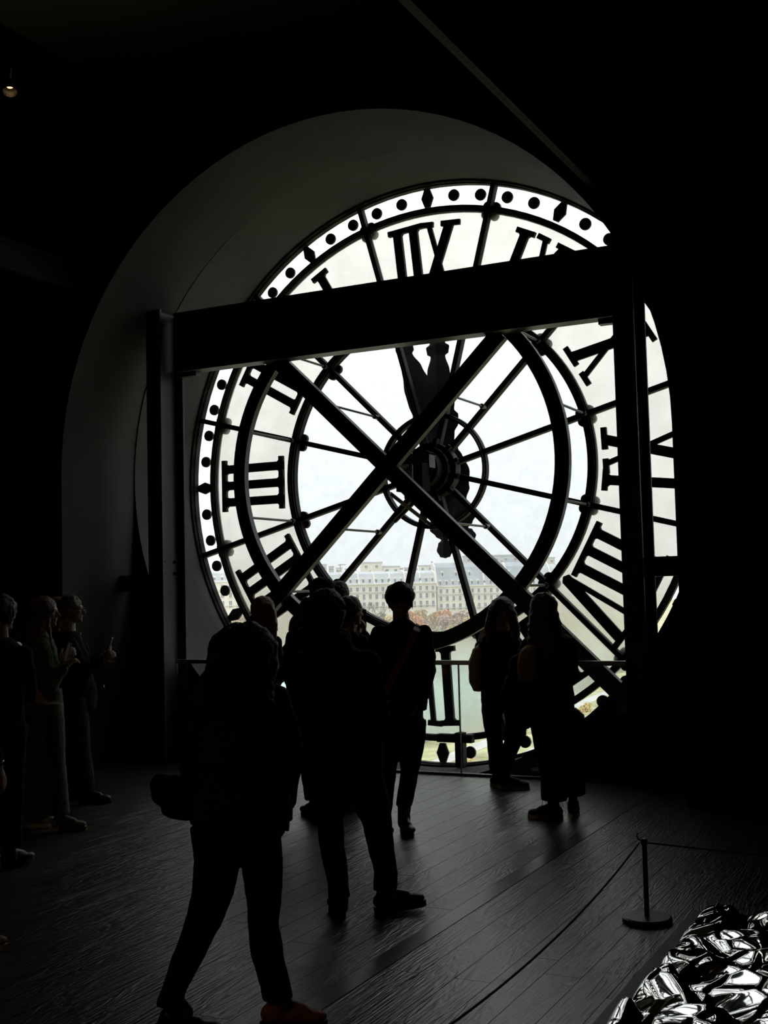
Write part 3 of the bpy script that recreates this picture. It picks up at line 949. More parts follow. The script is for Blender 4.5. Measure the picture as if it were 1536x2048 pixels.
    # ---- hair
    if hair:
        bm = bmesh.new()
        sdh = hf.cross(ZA).normalized()
        for h in hair:
            if h[0] == 'cap':       # skull cap of hair: (cap, back, up, rx, ry, rz)
                _, bk, u, rx, ry, rz = h
                rx, ry, rz = rx * 1.07, ry * 1.09, rz * 1.07; bk -= .004
                ellipsoid(bm, P['head'] - hf * bk * s + ZA * u * s, sdh, hf, ZA, rx * s, ry * s, rz * s, 20)
            elif h[0] == 'loft':
                loft(bm, [(pp(x, y, D + dd), w / sc, dp) for x, y, w, dp, dd in h[1]])
            elif h[0] == 'lock':
                pts = [pp(x, y, D + dd) for x, y, dd in h[1]]
                for a, b, (ra, rb) in zip(pts, pts[1:], zip(h[2], h[2][1:])): capsule(bm, a, b, ra, rb, 8)
        solid('hair', bm, hair_m, root, .008, 1, hair_disp, _tex2)
    return root, P, sc

def add_part(root, name, bm, m, smooth=True):
    o = obj(name, bm, m, root, smooth); o.matrix_parent_inverse = Matrix.Translation(-root.location); return o

def phone(c, d, nrm, label, screen=None):
    """c centre, d long axis, nrm screen normal"""
    c = Vector(c); d = d.normalized(); nrm = (nrm - d * nrm.dot(d)).normalized(); ac = d.cross(nrm)
    r = tag(empty('smartphone', c), label, 'phone')
    inv = Matrix.Translation(-c)
    bm = bmesh.new(); obox(bm, c, ac, nrm, d, .036, .0038, .074); o = obj('case', bm, 'phone_body', r, bevel=.003); o.matrix_parent_inverse = inv
    bm = bmesh.new(); obox(bm, c + nrm * .0042, ac, nrm, d, .033, .0004, .070); o = obj('screen', bm, screen or 'lens_dark', r); o.matrix_parent_inverse = inv
    bm = bmesh.new()
    for k in range(2): cc = c - nrm * .0042 + d * (.055 - .024 * k) + ac * .018; cyl(bm, cc, cc - nrm * .002, .008, n=12)
    o = obj('camera_lens', bm, 'lens_dark', r); o.matrix_parent_inverse = inv
    return r
mat('screen_dim', (.02, .02, .02), .15, emit=(.5, .6, .45), estr=.012)
mat('screen_photo', (.02, .02, .02), .15, emit=(.8, .9, .9), estr=.15)

# near woman walking past, lower left of centre
def jp(**k): return k
root, P, sc = person('person striding right nearest the viewer, long dark hair, dark coat, orange-brown shoe', 4.68, 48,
    jp(head=(486, 1318), neck=(484, 1385), shL=(412, 1412, -.03), shR=(545, 1400, .05), elL=(388, 1530, .05), elR=(578, 1508, .05), wrL=(400, 1610, .18), wrR=(566, 1608, .16),
       hipL=(436, 1660), hipR=(518, 1660, .04), knL=(412, 1838, -.05), knR=(527, 1838, .05), anL=(344, 1996, -.12), anR=(556, 1992, .02)),
    [[(442, 1650, 62), (436, 1720, 46), (425, 1790, 41), (405, 1850, 37), (372, 1925, 30, -.08), (345, 1985, 25, -.1), (338, 2008, 27, -.1)],
     [(505, 1650, 56), (524, 1720, 42), (528, 1790, 36), (528, 1850, 31), (534, 1910, 33), (552, 1975, 29), (556, 1998, 30)]],
    [(485, 1646, 102), (483, 1600, 98), (480, 1540, 86), (478, 1480, 80), (480, 1430, 78), (483, 1400, 60), (485, 1382, 36)],
    'cloth_olive', 'denim_dark', ('black', ('orange', -.08)),
    [('cap', .012, .018, .112, .125, .115), ('loft', [(482, 1425, 66, .07, -.10), (478, 1380, 70, .12, -.05), (484, 1330, 73, .15, -.01), (488, 1285, 66, .14, 0), (488, 1258, 44, .09, 0), (487, 1245, 20, .05, 0)])],
    'hair_black', head_face=55, toe=(70, 78), voxel=.0068, topname='coat', sleeves=(.070, .062, .052))
bm = bmesh.new()
for (x, y, w, h, dd) in ((345, 1585, 44, 36, .1), (322, 1575, 22, 26, .08), (370, 1612, 36, 30, .12), (352, 1618, 34, 22, .08), (395, 1600, 40, 42, .12)):
    ellipsoid(bm, pp(x, y, 4.62 + dd), RH, FH, ZA, w / sc, .07, h / sc)
bag = solid('shoulder_bag', bm, 'cloth_black', None, .009, 1, .03, _tex)
tag(bag, 'bulky black shoulder bag hanging on the left side of the striding person', 'bag')

# man seen from behind
def collar(bm, P, sc):
    c = P['neck']
    loft(bm, [(c - ZA * .05, .12, .11), (c + ZA * .0, .115, .10), (c + ZA * .035, .10, .09), (c + ZA * .05, .07, .06)])
person('person seen from behind in a black jacket with raised collar and ankle boots', 6.30, 8,
    jp(head=(651, 1229), neck=(657, 1281), shL=(604, 1330, 0), shR=(733, 1328, 0), elL=(594, 1430, -.02), elR=(752, 1430, -.02), wrL=(618, 1506, .08), wrR=(742, 1508, .08),
       hipL=(650, 1545), hipR=(716, 1545), knL=(662, 1668), knR=(757, 1668), anL=(679, 1792, -.05), anR=(777, 1786, .04)),
    [[(652, 1545, 40), (656, 1590, 35), (660, 1640, 27), (664, 1690, 25), (672, 1735, 23), (677, 1775, 20), (678, 1795, 22)],
     [(722, 1545, 44), (738, 1600, 40), (755, 1650, 29), (763, 1700, 26), (772, 1745, 24), (771, 1780, 24)]],
    [(690, 1552, 77), (688, 1500, 78), (684, 1440, 78), (676, 1380, 84), (668, 1335, 84), (662, 1306, 62), (658, 1285, 36)],
    'cloth_black', 'cloth_black', ('black', ('black', .10)), [('cap', .010, .024, .098, .110, .100), ('cap', .03, -.02, .09, .085, .085)], 'hair_black',
    toe=(-12, 84), s=1.05, extra_top=collar, boots=True, sleeves=(.072, .064, .055))

# woman in the centre facing the viewer
root, P, sc = person('person facing the viewer in the centre with hands in pockets and a crossbody strap', 8.36, 180,
    jp(head=(800, 1202), neck=(803, 1246), shL=(758, 1268), shR=(848, 1268), elL=(748, 1335, .02), elR=(856, 1338, .02), wrL=(762, 1392, -.06), wrR=(843, 1395, -.06),
       hipL=(778, 1440), hipR=(826, 1440), knL=(776, 1545), knR=(818, 1543), anL=(768, 1650), anR=(809, 1648)),
    [[(776, 1440, 30), (776, 1490, 22), (773, 1545, 20), (769, 1600, 17), (766, 1632, 16)],
     [(826, 1440, 27), (824, 1490, 25), (820, 1540, 19), (812, 1590, 17), (808, 1612, 16)]],
    [(802, 1422, 52), (803, 1380, 55), (804, 1330, 54), (803, 1290, 56), (803, 1268, 50), (803, 1254, 34), (803, 1240, 16)],
    'cloth_black', 'cloth_black', ('black', 'black'), [('cap', .012, .034, .094, .104, .092), ('cap', .05, .0, .080, .06, .08), ('lock', [(779, 1205, -.02), (777, 1214, -.03), (780, 1224, -.04)], (.012, .006, .003)), ('lock', [(823, 1205, -.02), (825, 1214, -.03), (822, 1226, -.03)], (.012, .006, .003))],
    'hair_black', toe=(170, 168), boots=True, topname='sweater', s=1.04, sleeves=(.062, .056, .05))
bm = bmesh.new()
pts = [pp(838, 1250, 8.36 + .02), pp(832, 1262, 8.36 - .13), pp(820, 1290, 8.36 - .185), pp(806, 1318, 8.36 - .20), pp(790, 1345, 8.36 - .185), pp(770, 1385, 8.36 - .14)]
for a, b in zip(pts, pts[1:]):
    d = (b - a); obox(bm, (a + b) / 2, d.normalized(), FH, d.normalized().cross(FH).normalized(), d.length / 2 + .003, .004, .024)
add_part(root, 'crossbody_strap', bm, 'strap_red', False)

# woman at the right, seen from behind, cropped frayed trousers
root, P, sc = person('person from behind with very long hair, cropped frayed trousers and chunky sneakers', 8.70, -14,
    jp(head=(1087, 1219), neck=(1090, 1260), shL=(1058, 1290), shR=(1138, 1286), elL=(1040, 1355, .04), elR=(1143, 1352, .04), wrL=(1040, 1400, .18), wrR=(1118, 1385, .22),
       hipL=(1085, 1425), hipR=(1130, 1425), knL=(1091, 1525), knR=(1141, 1522), anL=(1106, 1618, .0), anR=(1147, 1617, .05)),
    [[(1084, 1420, 30), (1082, 1455, 21), (1090, 1510, 19), (1103, 1555, 22), (1108, 1600, 26)],
     [(1127, 1420, 32), (1138, 1470, 28), (1141, 1520, 27), (1144, 1560, 27), (1148, 1590, 23)]],
    [(1100, 1400, 48), (1099, 1370, 47), (1100, 1330, 50), (1102, 1295, 50), (1102, 1278, 44), (1096, 1262, 28)],
    'cloth_olive', 'cloth_black', ('canvas', 'canvas'),
    [('cap', .01, .022, .092, .105, .098), ('loft', [(1092, 1345, 28, .03, -.13), (1090, 1300, 36, .06, -.11), (1090, 1255, 34, .09, -.04), (1087, 1220, 28, .10, -.01), (1088, 1195, 17, .06, 0)])],
    'hair_brown', toe=(-68, 10), topname='sweater', sleeves=(.060, .056, .045))
bm = bmesh.new()
for k in range(9):
    x = 1084 + k * 6 + random.uniform(-2, 2)
    tube(bm, [pp(x, 1602, 8.66), pp(x + random.uniform(-3, 3), 1612 + random.uniform(-2, 8), 8.64)], .0018, 4)
add_part(root, 'frayed_hem', bm, 'denim_dark')
bm = bmesh.new()
loft(bm, [(pp(1058, 1362, 8.52), .07, .06), (pp(1057, 1345, 8.50), .082, .085), (pp(1058, 1320, 8.50), .080, .09), (pp(1060, 1300, 8.52), .068, .08), (pp(1064, 1290, 8.54), .04, .05)])
bp = solid('backpack', bm, 'tan_fabric', None, .009, 2, .012, _tex); tag(bp, 'small tan backpack worn by the long-haired person in cropped trousers', 'backpack')
bm = bmesh.new()
for (x, y, w, h, dd) in ((1033, 1335, 17, 24, .1), (1024, 1365, 15, 22, .1), (1014, 1385, 16, 18, .1), (1028, 1400, 26, 30, .1), (1035, 1425, 28, 30, .1), (1050, 1440, 24, 18, .12), (1062, 1420, 22, 34, .15)):
    ellipsoid(bm, pp(x, y, 8.62 + dd), RH, FH, ZA, w / sc, .07, h / sc)
bp = solid('draped_jacket', bm, 'cloth_navy', None, .009, 1, .035, _tex); tag(bp, 'dark padded jacket draped over the arm beside the tan backpack', 'jacket')

# girl leaning on the rail, legs crossed
root, P, sc = person('person leaning on the railing with crossed ankles, wavy hair and a backpack', 10.15, 160,
    jp(head=(1005, 1222), neck=(1006, 1256), shL=(974, 1282), shR=(1030, 1282), elL=(955, 1325, .03), elR=(1040, 1330, .03), wrL=(960, 1290, .12), wrR=(1025, 1378, -.08),
       hipL=(984, 1400), hipR=(1024, 1400), knL=(992, 1480), knR=(1030, 1472, -.1), anL=(996, 1556, 0), anR=(1014, 1554, -.12)),
    [[(984, 1395, 23), (984, 1430, 20), (989, 1475, 17), (992, 1515, 15), (994, 1548, 15)],
     [(1024, 1395, 24), (1032, 1430, 22, -.05), (1032, 1470, 20, -.1), (1018, 1505, 17, -.12), (1008, 1545, 14, -.12)]],
    [(1002, 1405, 40), (1000, 1370, 38), (1000, 1330, 38), (1002, 1295, 37), (1004, 1278, 30), (1006, 1262, 17)],
    'cloth_black', 'denim_dark', ('canvas', 'canvas'),
    [('cap', .02, .022, .098, .105, .098), ('loft', [(1008, 1310, 30, .05, .03), (1005, 1275, 34, .06, .05), (1003, 1240, 32, .07, .05), (1003, 1212, 25, .08, .03)]),
     ('lock', [(982, 1225, -.05), (975, 1255, -.08), (978, 1290, -.1)], (.03, .03, .012)), ('lock', [(1026, 1225, -.05), (1034, 1258, -.08), (1036, 1300, -.1), (1032, 1330, -.1)], (.03, .03, .02, .008))],
    'hair_brown', head_face=176, toe=(110, 100), s=.98, sleeves=(.058, .052, .045))
bm = bmesh.new()
loft(bm, [(pp(958, 1382, 10.2), .045, .07), (pp(955, 1365, 10.2), .07, .10), (pp(953, 1325, 10.2), .072, .11), (pp(958, 1298, 10.2), .055, .09), (pp(964, 1288, 10.2), .03, .05)])
tag(solid('backpack', bm, 'tan_fabric', None, .009, 2, .012, _tex), 'dark full backpack on the shoulder of the person leaning on the railing', 'backpack')

# woman with long auburn hair, left of the group
person('person with long straight auburn hair behind the striding person', 9.55, 25,
    jp(head=(526, 1222), neck=(528, 1258), shL=(492, 1286), shR=(550, 1286), elL=(484, 1345), elR=(556, 1345), wrL=(500, 1390, .12), wrR=(545, 1390, .12),
       hipL=(508, 1410), hipR=(540, 1410), knL=(508, 1510), knR=(542, 1510), anL=(508, 1602), anR=(545, 1602)),
    [[(508, 1405, 24), (508, 1505, 19), (508, 1590, 16)], [(542, 1405, 24), (543, 1505, 19), (545, 1590, 16)]],
    [(525, 1425, 38), (523, 1380, 36), (522, 1330, 36), (522, 1295, 36), (524, 1278, 30), (526, 1260, 16)],
    'cloth_olive', 'denim_dark', ('black', 'black'),
    [('cap', .01, .020, .088, .10, .095), ('loft', [(547, 1274, 6, .02, -.06), (543, 1258, 13, .05, -.07), (534, 1240, 21, .07, -.05), (527, 1220, 24, .09, -.02), (524, 1203, 19, .07, 0)]),
     ('lock', [(540, 1215, -.08), (548, 1250, -.10), (552, 1283, -.10)], (.035, .03, .006))],
    'hair_auburn', toe=(20, 30))

# taller person in beanie behind the man
root, P, sc = person('tall person in a knitted beanie behind the man with the raised collar', 8.98, -20,
    jp(head=(644, 1190), neck=(640, 1236), shL=(588, 1276), shR=(684, 1272), elL=(578, 1345, .03), elR=(694, 1345, .03), wrL=(596, 1395, .2), wrR=(676, 1395, .2),
       hipL=(618, 1420), hipR=(662, 1420), knL=(620, 1525), knR=(668, 1525), anL=(628, 1612), anR=(672, 1616)),
    [[(616, 1415, 30), (616, 1470, 26), (620, 1525, 21), (628, 1600, 18)], [(664, 1415, 30), (668, 1525, 21), (672, 1602, 18)]],
    [(634, 1500, 40), (632, 1450, 56), (632, 1380, 60), (634, 1320, 62), (636, 1290, 60), (638, 1265, 48), (640, 1240, 22)],
    'cloth_black', 'cloth_black', ('black', 'black'),
    [('cap', .02, -.01, .088, .10, .09), ('loft', [(585, 1262, 8, .03, -.05), (600, 1240, 20, .05, -.05), (618, 1215, 24, .08, 0), (632, 1195, 26, .09, 0)])],
    'hair_brown', toe=(-30, 0), s=1.06, topname='coat')
bm = bmesh.new(); ellipsoid(bm, P['head'] + ZA * .052, RH, FH, ZA, .098, .108, .085, 20)
solid('beanie', bm, 'cloth_black', root, .009, 2, .010, _tex2)

# person photographing with a raised phone
root, P, sc = person('person with short curly hair raising a phone to photograph the view', 9.30, 55,
    jp(head=(701, 1223), neck=(696, 1258), shL=(668, 1290, .05), shR=(722, 1286, -.05), elL=(690, 1318, .2), elR=(736, 1310, .12), wrL=(718, 1272, .32), wrR=(729, 1270, .22),
       hipL=(680, 1410), hipR=(716, 1410), knL=(684, 1510), knR=(712, 1510), anL=(690, 1600), anR=(712, 1604)),
    [[(680, 1405, 24), (684, 1510, 18), (690, 1592, 15)], [(714, 1405, 24), (712, 1510, 18), (711, 1592, 15)]],
    [(698, 1425, 38), (696, 1370, 36), (696, 1320, 36), (696, 1295, 36), (696, 1278, 28), (697, 1262, 16)],
    'cloth_navy', 'denim_dark', ('black', 'canvas'), [('cap', .018, .026, .088, .098, .092), ('cap', .05, -.01, .075, .05, .075)], 'hair_brown',
    toe=(30, 50), hands={'L': ((ZA * .9 + FH * .1), RH, 1, .6), 'R': ((ZA * .9 + FH * .05), -RH, -1, .6)}, hair_disp=.02)
phone(pp(724, 1237, 9.62), ZA, -FH, 'black smartphone held upright by the curly-haired person near the railing')
# pale rounded shoulder of the neighbour
person('person in a pale knitted top standing at the railing beside the raised phone', 9.85, 10,
    jp(head=(677, 1190), neck=(690, 1236), shL=(668, 1268), shR=(724, 1272), elL=(664, 1330), elR=(730, 1330), wrL=(676, 1375, .1), wrR=(722, 1375, .1),
       hipL=(682, 1405), hipR=(716, 1405), knL=(682, 1495), knR=(716, 1495), anL=(682, 1582), anR=(716, 1582)),
    [[(682, 1400, 22), (682, 1495, 17), (682, 1575, 14)], [(716, 1400, 22), (716, 1495, 17), (716, 1575, 14)]],
    [(700, 1410, 34), (700, 1360, 33), (700, 1310, 36), (702, 1280, 37), (700, 1262, 32), (694, 1246, 18)],
    'cream_knit', 'denim_dark', ('black', 'black'), [('cap', .01, .02, .086, .098, .092)], 'hair_black', toe=(0, 10), topname='sweater')

# ---- people at the left wall
# woman in profile, wide pale jeans
root, P, sc = person('person in profile at the left with wide pale jeans, short sage jacket and pale sneakers', 8.80, 92,
    jp(head=(89, 1224), neck=(83, 1265), shL=(84, 1292, .13), shR=(82, 1294, -.14), elL=(100, 1358, .12), elR=(96, 1368, -.14), wrL=(122, 1325, .08), wrR=(126, 1336, -.08),
       hipL=(84, 1410, .08), hipR=(84, 1410, -.08), knL=(80, 1520, .1), knR=(104, 1520, -.06), anL=(74, 1634, .1), anR=(122, 1632, -.06)),
    [[(86, 1405, 34, .05), (86, 1460, 32, .08), (80, 1520, 27, .1), (74, 1580, 28, .1), (72, 1632, 30, .1)],
     [(94, 1405, 32, -.05), (100, 1460, 29, -.06), (104, 1520, 26, -.06), (108, 1580, 27, -.06), (112, 1628, 27, -.06)]],
    [(84, 1392, 33), (84, 1360, 35), (82, 1330, 36), (80, 1300, 34), (80, 1282, 26), (82, 1268, 16)],
    'jacket_sage', 'denim_grey', ('pale', 'pale'),
    [('cap', .022, .020, .088, .098, .096), ('loft', [(76, 1300, 16, .06, 0), (72, 1270, 20, .08, 0), (74, 1240, 22, .08, 0)]), ('lock', [(96, 1235, -.06), (98, 1262, -.09), (106, 1300, -.12)], (.02, .016, .006))],
    'hair_brown', toe=(90, 92), skin='skin_light', legname='jeans', tdisp=.035,
    hands={'L': ((RH * .7 + ZA * .7), FH, 1, .5), 'R': ((RH * .75 + ZA * .6), -FH * .3 + RH, -1, .6)}, sleeves=(.068, .070, .05))
phone(pp(136, 1304, 8.78), (ZA + RH * .25), -RH + FH * -.6, 'smartphone in the hand of the person in pale jeans', 'screen_dim')
# person with glasses
root, P, sc = person('person with grey hair and glasses looking at a phone, dark jacket with zip pulls', 9.90, 90,
    jp(head=(143, 1219), neck=(136, 1255), shL=(136, 1285, .13), shR=(138, 1287, -.14), elL=(166, 1338, .12), elR=(168, 1345, -.12), wrL=(200, 1314, .08), wrR=(202, 1320, -.05),
       hipL=(140, 1400, .08), hipR=(140, 1400, -.08), knL=(146, 1495, .1), knR=(160, 1495, -.06), anL=(150, 1588, .12), anR=(176, 1588, -.06)),
    [[(142, 1395, 28, .05), (148, 1495, 21, .1), (150, 1582, 17, .1)], [(148, 1395, 27, -.05), (160, 1495, 20, -.06), (174, 1580, 17, -.06)]],
    [(146, 1420, 46), (148, 1385, 46), (144, 1340, 40), (138, 1300, 35), (136, 1280, 28), (136, 1262, 17)],
    'cloth_black', 'denim_dark', ('black', 'black'), [('cap', .020, .028, .084, .092, .090), ('cap', .05, -.01, .072, .05, .08)], 'hair_grey',
    toe=(88, 86), skin='skin_light', hands={'L': ((RH * .9 + ZA * .45), ZA, 1, .6), 'R': ((RH * .85 + ZA * .5), FH, -1, .7)}, hair_disp=.02)
bm = bmesh.new(); hf = dirv(90); sd = hf.cross(ZA).normalized()
for x in (-.032, .032):
    c = P['head'] + hf * .100 + ZA * .004 + sd * x
    tube(bm, [c + (sd * math.cos(t * PI / 8) * .024 + ZA * math.sin(t * PI / 8) * .019) for t in range(17)], .0022, 6)
    tube(bm, [c + sd * (.024 if x > 0 else -.024), P['head'] + sd * (.080 if x > 0 else -.080) + hf * .0 + ZA * .004], .0022, 6)
tube(bm, [P['head'] + hf * .102 + ZA * .008 + sd * x for x in (-.009, 0, .009)], .0022, 6)
add_part(root, 'glasses', bm, 'lens_dark')
for (x, y, dd) in ((160, 1268, -.20), (207, 1373, -.12)):
    bm = bmesh.new(); ellipsoid(bm, pp(x, y, 9.9 + dd), RH, FH, ZA, .008, .006, .013, 8); add_part(root, 'zip_pull', bm, 'metal_pull')
bm = bmesh.new(); c = pp(174, 1292, 9.76); obox(bm, c, RH, FH, (ZA - RH * .35).normalized(), .006, .004, .05); add_part(root, 'red_lining', bm, 'red_trim', False)
phone(pp(219, 1292, 9.86), (ZA + RH * .35), -RH + ZA * .3, 'smartphone held out edge-on by the person with glasses')
# long-haired head between them
person('person with long dark blond hair between the glasses wearer and the left profile', 10.35, 80,
    jp(head=(119, 1222), neck=(113, 1256), shL=(112, 1282, .13), shR=(112, 1284, -.13), elL=(108, 1335, .12), elR=(110, 1338, -.12), wrL=(125, 1375, .1), wrR=(128, 1378, -.1),
       hipL=(112, 1398, .08), hipR=(112, 1398, -.08), knL=(112, 1485, .08), knR=(114, 1485, -.08), anL=(112, 1572, .08), anR=(116, 1572, -.08)),
    [[(112, 1395, 22, .05), (112, 1485, 18, .08), (112, 1566, 15, .08)], [(112, 1395, 22, -.05), (114, 1485, 18, -.08), (115, 1566, 15, -.08)]],
    [(112, 1410, 28), (112, 1350, 27), (112, 1300, 28), (112, 1280, 24), (113, 1262, 15)],
    'cloth_black', 'denim_dark', ('black', 'black'), [('cap', .018, .022, .088, .098, .096), ('loft', [(118, 1262, 12, .06, 0), (116, 1245, 19, .08, 0), (116, 1225, 22, .09, 0)])], 'hair_blond', toe=(85, 85))
# person at the left edge filming with a phone
root, P, sc = person('person at the left edge in black holding a phone up to film the clock', 7.60, 30,
    jp(head=(2, 1226), neck=(-2, 1272), shL=(-58, 1312), shR=(46, 1308), elL=(-30, 1395, .12), elR=(58, 1390, .10), wrL=(22, 1362, .32), wrR=(54, 1338, .30),
       hipL=(-28, 1455), hipR=(20, 1455), knL=(-32, 1585), knR=(22, 1585), anL=(-34, 1708), anR=(22, 1706)),
    [[(-28, 1450, 34), (-30, 1585, 25), (-34, 1695, 20)], [(20, 1450, 34), (22, 1585, 25), (22, 1695, 20)]],
    [(-4, 1480, 52), (-4, 1420, 52), (-4, 1350, 56), (-4, 1315, 56), (-2, 1292, 42), (-2, 1276, 22)],
    'cloth_black', 'cloth_black', ('black', 'black'), [('cap', .012, .022, .090, .104, .096)], 'hair_black', toe=(10, 30),
    hands={'L': ((ZA * .5 + RH * .8), FH, 1, .6), 'R': ((ZA * .9 - RH * .25), -RH, -1, .7)})
ph = phone(pp(36, 1288, 7.92), ZA, -FH + RH * .15, 'smartphone filming the clock at the far left edge, screen lit', None)
# bright little picture of the dial on its screen
c = pp(36, 1288, 7.92); nrm = (-FH + RH * .15).normalized(); ac = ZA.cross(nrm)
bm = bmesh.new()
for k in range(12):
    a0, a1 = math.radians(30 * k + 4), math.radians(30 * k + 26)
    vs = [bm.verts.new(c + nrm * .0050 + ac * (r * math.sin(a)) + ZA * (r * math.cos(a) - .012)) for r, a in ((.007, a0), (.027, a0), (.027, a1), (.007, a1))]
    bm.faces.new(vs)
o = obj('screen_image', bm, 'screen_photo', ph); o.matrix_parent_inverse = Matrix.Translation(-c)
# passer-by cut by the left edge, nearest
root, P, sc = person('person cut off by the left edge, only hand with bracelet and shoe tip showing', 5.90, 80,
    jp(head=(-80, 1230), neck=(-88, 1290), shL=(-96, 1330, .14), shR=(-92, 1332, -.15), elL=(-90, 1440, .15), elR=(-52, 1440, -.16), wrL=(-70, 1545, .12), wrR=(-6, 1528, -.14),
       hipL=(-84, 1530, .08), hipR=(-84, 1530, -.08), knL=(-90, 1700, .1), knR=(-66, 1700, -.08), anL=(-120, 1850, .1), anR=(-64, 1866, -.08)),
    [[(-84, 1525, 46, .05), (-90, 1700, 33, .1), (-118, 1840, 25, .1)], [(-84, 1525, 46, -.05), (-66, 1700, 33, -.08), (-64, 1850, 25, -.08)]],
    [(-86, 1550, 62), (-88, 1470, 62), (-92, 1390, 58), (-92, 1345, 52), (-90, 1316, 40), (-88, 1298, 24)],
    'cloth_black', 'cloth_black', ('black', 'pale'), [('cap', .012, .022, .090, .104, .096)], 'hair_brown', toe=(88, 88),
    hands={'R': ((RH * .35 - ZA * .9), -RH, -1, .35)})
bm = bmesh.new(); wv2 = (P['wrR'] - P['elR']).normalized(); u2 = wv2.orthogonal().normalized(); v2 = wv2.cross(u2)
tube(bm, [P['wrR'] + wv2 * .0 + (u2 * math.cos(t * PI / 8) + v2 * math.sin(t * PI / 8)) * .032 for t in range(17)], .005, 6)
add_part(root, 'bracelet', bm, 'metal_pull')

spot(pp(20, 184, 9.0), pp(100, 1500, 9.0) + Vector((1.2, -1.5, 0)), 6, 'small warm track spotlight near the ceiling at upper left')
spot((1.2, -13.2, 5.6), (1.4, -7.6, .3), 26, 'warm track spotlight behind the viewer aimed at the floor', 70)
spot((5.6, -9.6, 5.2), (4.9, -6.6, .2), 10, 'warm track spotlight above the crumpled metal sheet', 40)

# ------------------------------------------------------------------ the city across the river
mat('stone', (.74, .70, .62), .9, var=(.08, .08), spec=.1)
mat('stone_pale', (.78, .75, .69), .9, var=(.1, .06), spec=.1)
mat('stone_dark', (.58, .56, .51), .9, spec=.1)  # darker stone tone for the lower cornices and some distant blocks
mat('zinc', (.50, .53, .54), .6, var=(.12, .12), spec=.2)
mat('slate', (.40, .43, .45), .7, var=(.12, .15), spec=.2)
mat('chimney_white', (.80, .76, .70), .9, spec=.1)
mat('terracotta', (.50, .28, .18), .9, spec=.1)
mat('window_glass', (.13, .16, .18), .2)
mat('quay_ground', (.40, .385, .22), .95, var=(.25, .35), spec=.1)
mat('asphalt', (.50, .50, .46), .9, var=(.3, .1), spec=.1)
mat('quay_stone', (.36, .35, .30), .9, var=(.3, .15), spec=.1)
mat('bark', (.12, .09, .07), .9)
for nm, c in (('leaf_orange', (.72, .42, .22)), ('leaf_ochre', (.68, .55, .30)), ('leaf_olive', (.46, .46, .31)), ('leaf_brown', (.52, .40, .31))):
    mat(nm, c, .9, spec=.1, var=(.5, .3))
GZ = -22.0
def water_mat():
    m = mat('river_water', (.50, .72, .64), .3, spec=.5)
    n = m.node_tree.nodes; l = m.node_tree.links; b = n['Principled BSDF']
    t = n.new('ShaderNodeTexCoord'); nz = n.new('ShaderNodeTexNoise'); nz.inputs['Scale'].default_value = .5; nz.inputs['Detail'].default_value = 5
    bp = n.new('ShaderNodeBump'); bp.inputs['Strength'].default_value = .5; bp.inputs['Distance'].default_value = .3
    l.new(t.outputs['Object'], nz.inputs[0]); l.new(nz.outputs[0], bp.inputs['Height']); l.new(bp.outputs[0], b.inputs['Normal'])
water_mat()
# ground sheets laid across the line of sight
def strip(name, d0, d1, z, m, th=.4, w=900, label=None):
    bm = bmesh.new(); c = CAM + FH * ((d0 + d1) / 2); c.z = z - th / 2
    obox(bm, c, RH, FH, ZA, w / 2, (d1 - d0) / 2, th / 2)
    return struct(obj(name, bm, m))
strip('river_water', 60, 486, GZ - 5, 'river_water')
strip('ground_far_bank', 486, 1900, GZ, 'quay_ground', 8, 3000)
def gp(px, py, z):          # where the line of sight meets the level z
    a = pp(px, py, 10) - CAM; return CAM + a * ((z - CAM.z) / a.z)
QA, QB = gp(870, 1474, GZ), gp(1300, 1322, GZ)     # the near quay runs obliquely to the dial
qd = (QB - QA).normalized(); qn = Vector((-qd.y, qd.x, 0))
if qn.dot(FH) > 0: qn = -qn                          # towards the museum
def quay(name, off0, off1, z, m, th):
    bm = bmesh.new(); c = QA + qd * 100 + qn * ((off0 + off1) / 2); c.z = z - th / 2
    obox(bm, c, qd, qn, ZA, 600, abs(off1 - off0) / 2, th / 2); return struct(obj(name, bm, m))
quay('ground_near_quay', 0, 130, GZ, 'quay_ground', 8)
quay('wall_embankment', -1.2, 1.0, GZ + 1.0, 'quay_stone', 9)
quay('path_quayside', 9, 12, GZ + .06, 'asphalt', .1)
quay('road_quayside', 19, 29, GZ + .06, 'asphalt', .1)
strip('wall_far_embankment', 485, 487, GZ + .8, 'quay_stone', 6)

def hor(x): return 1183 - .0252 * (x - 768)
def zat(x, y, D): return pp(x, y, D).z

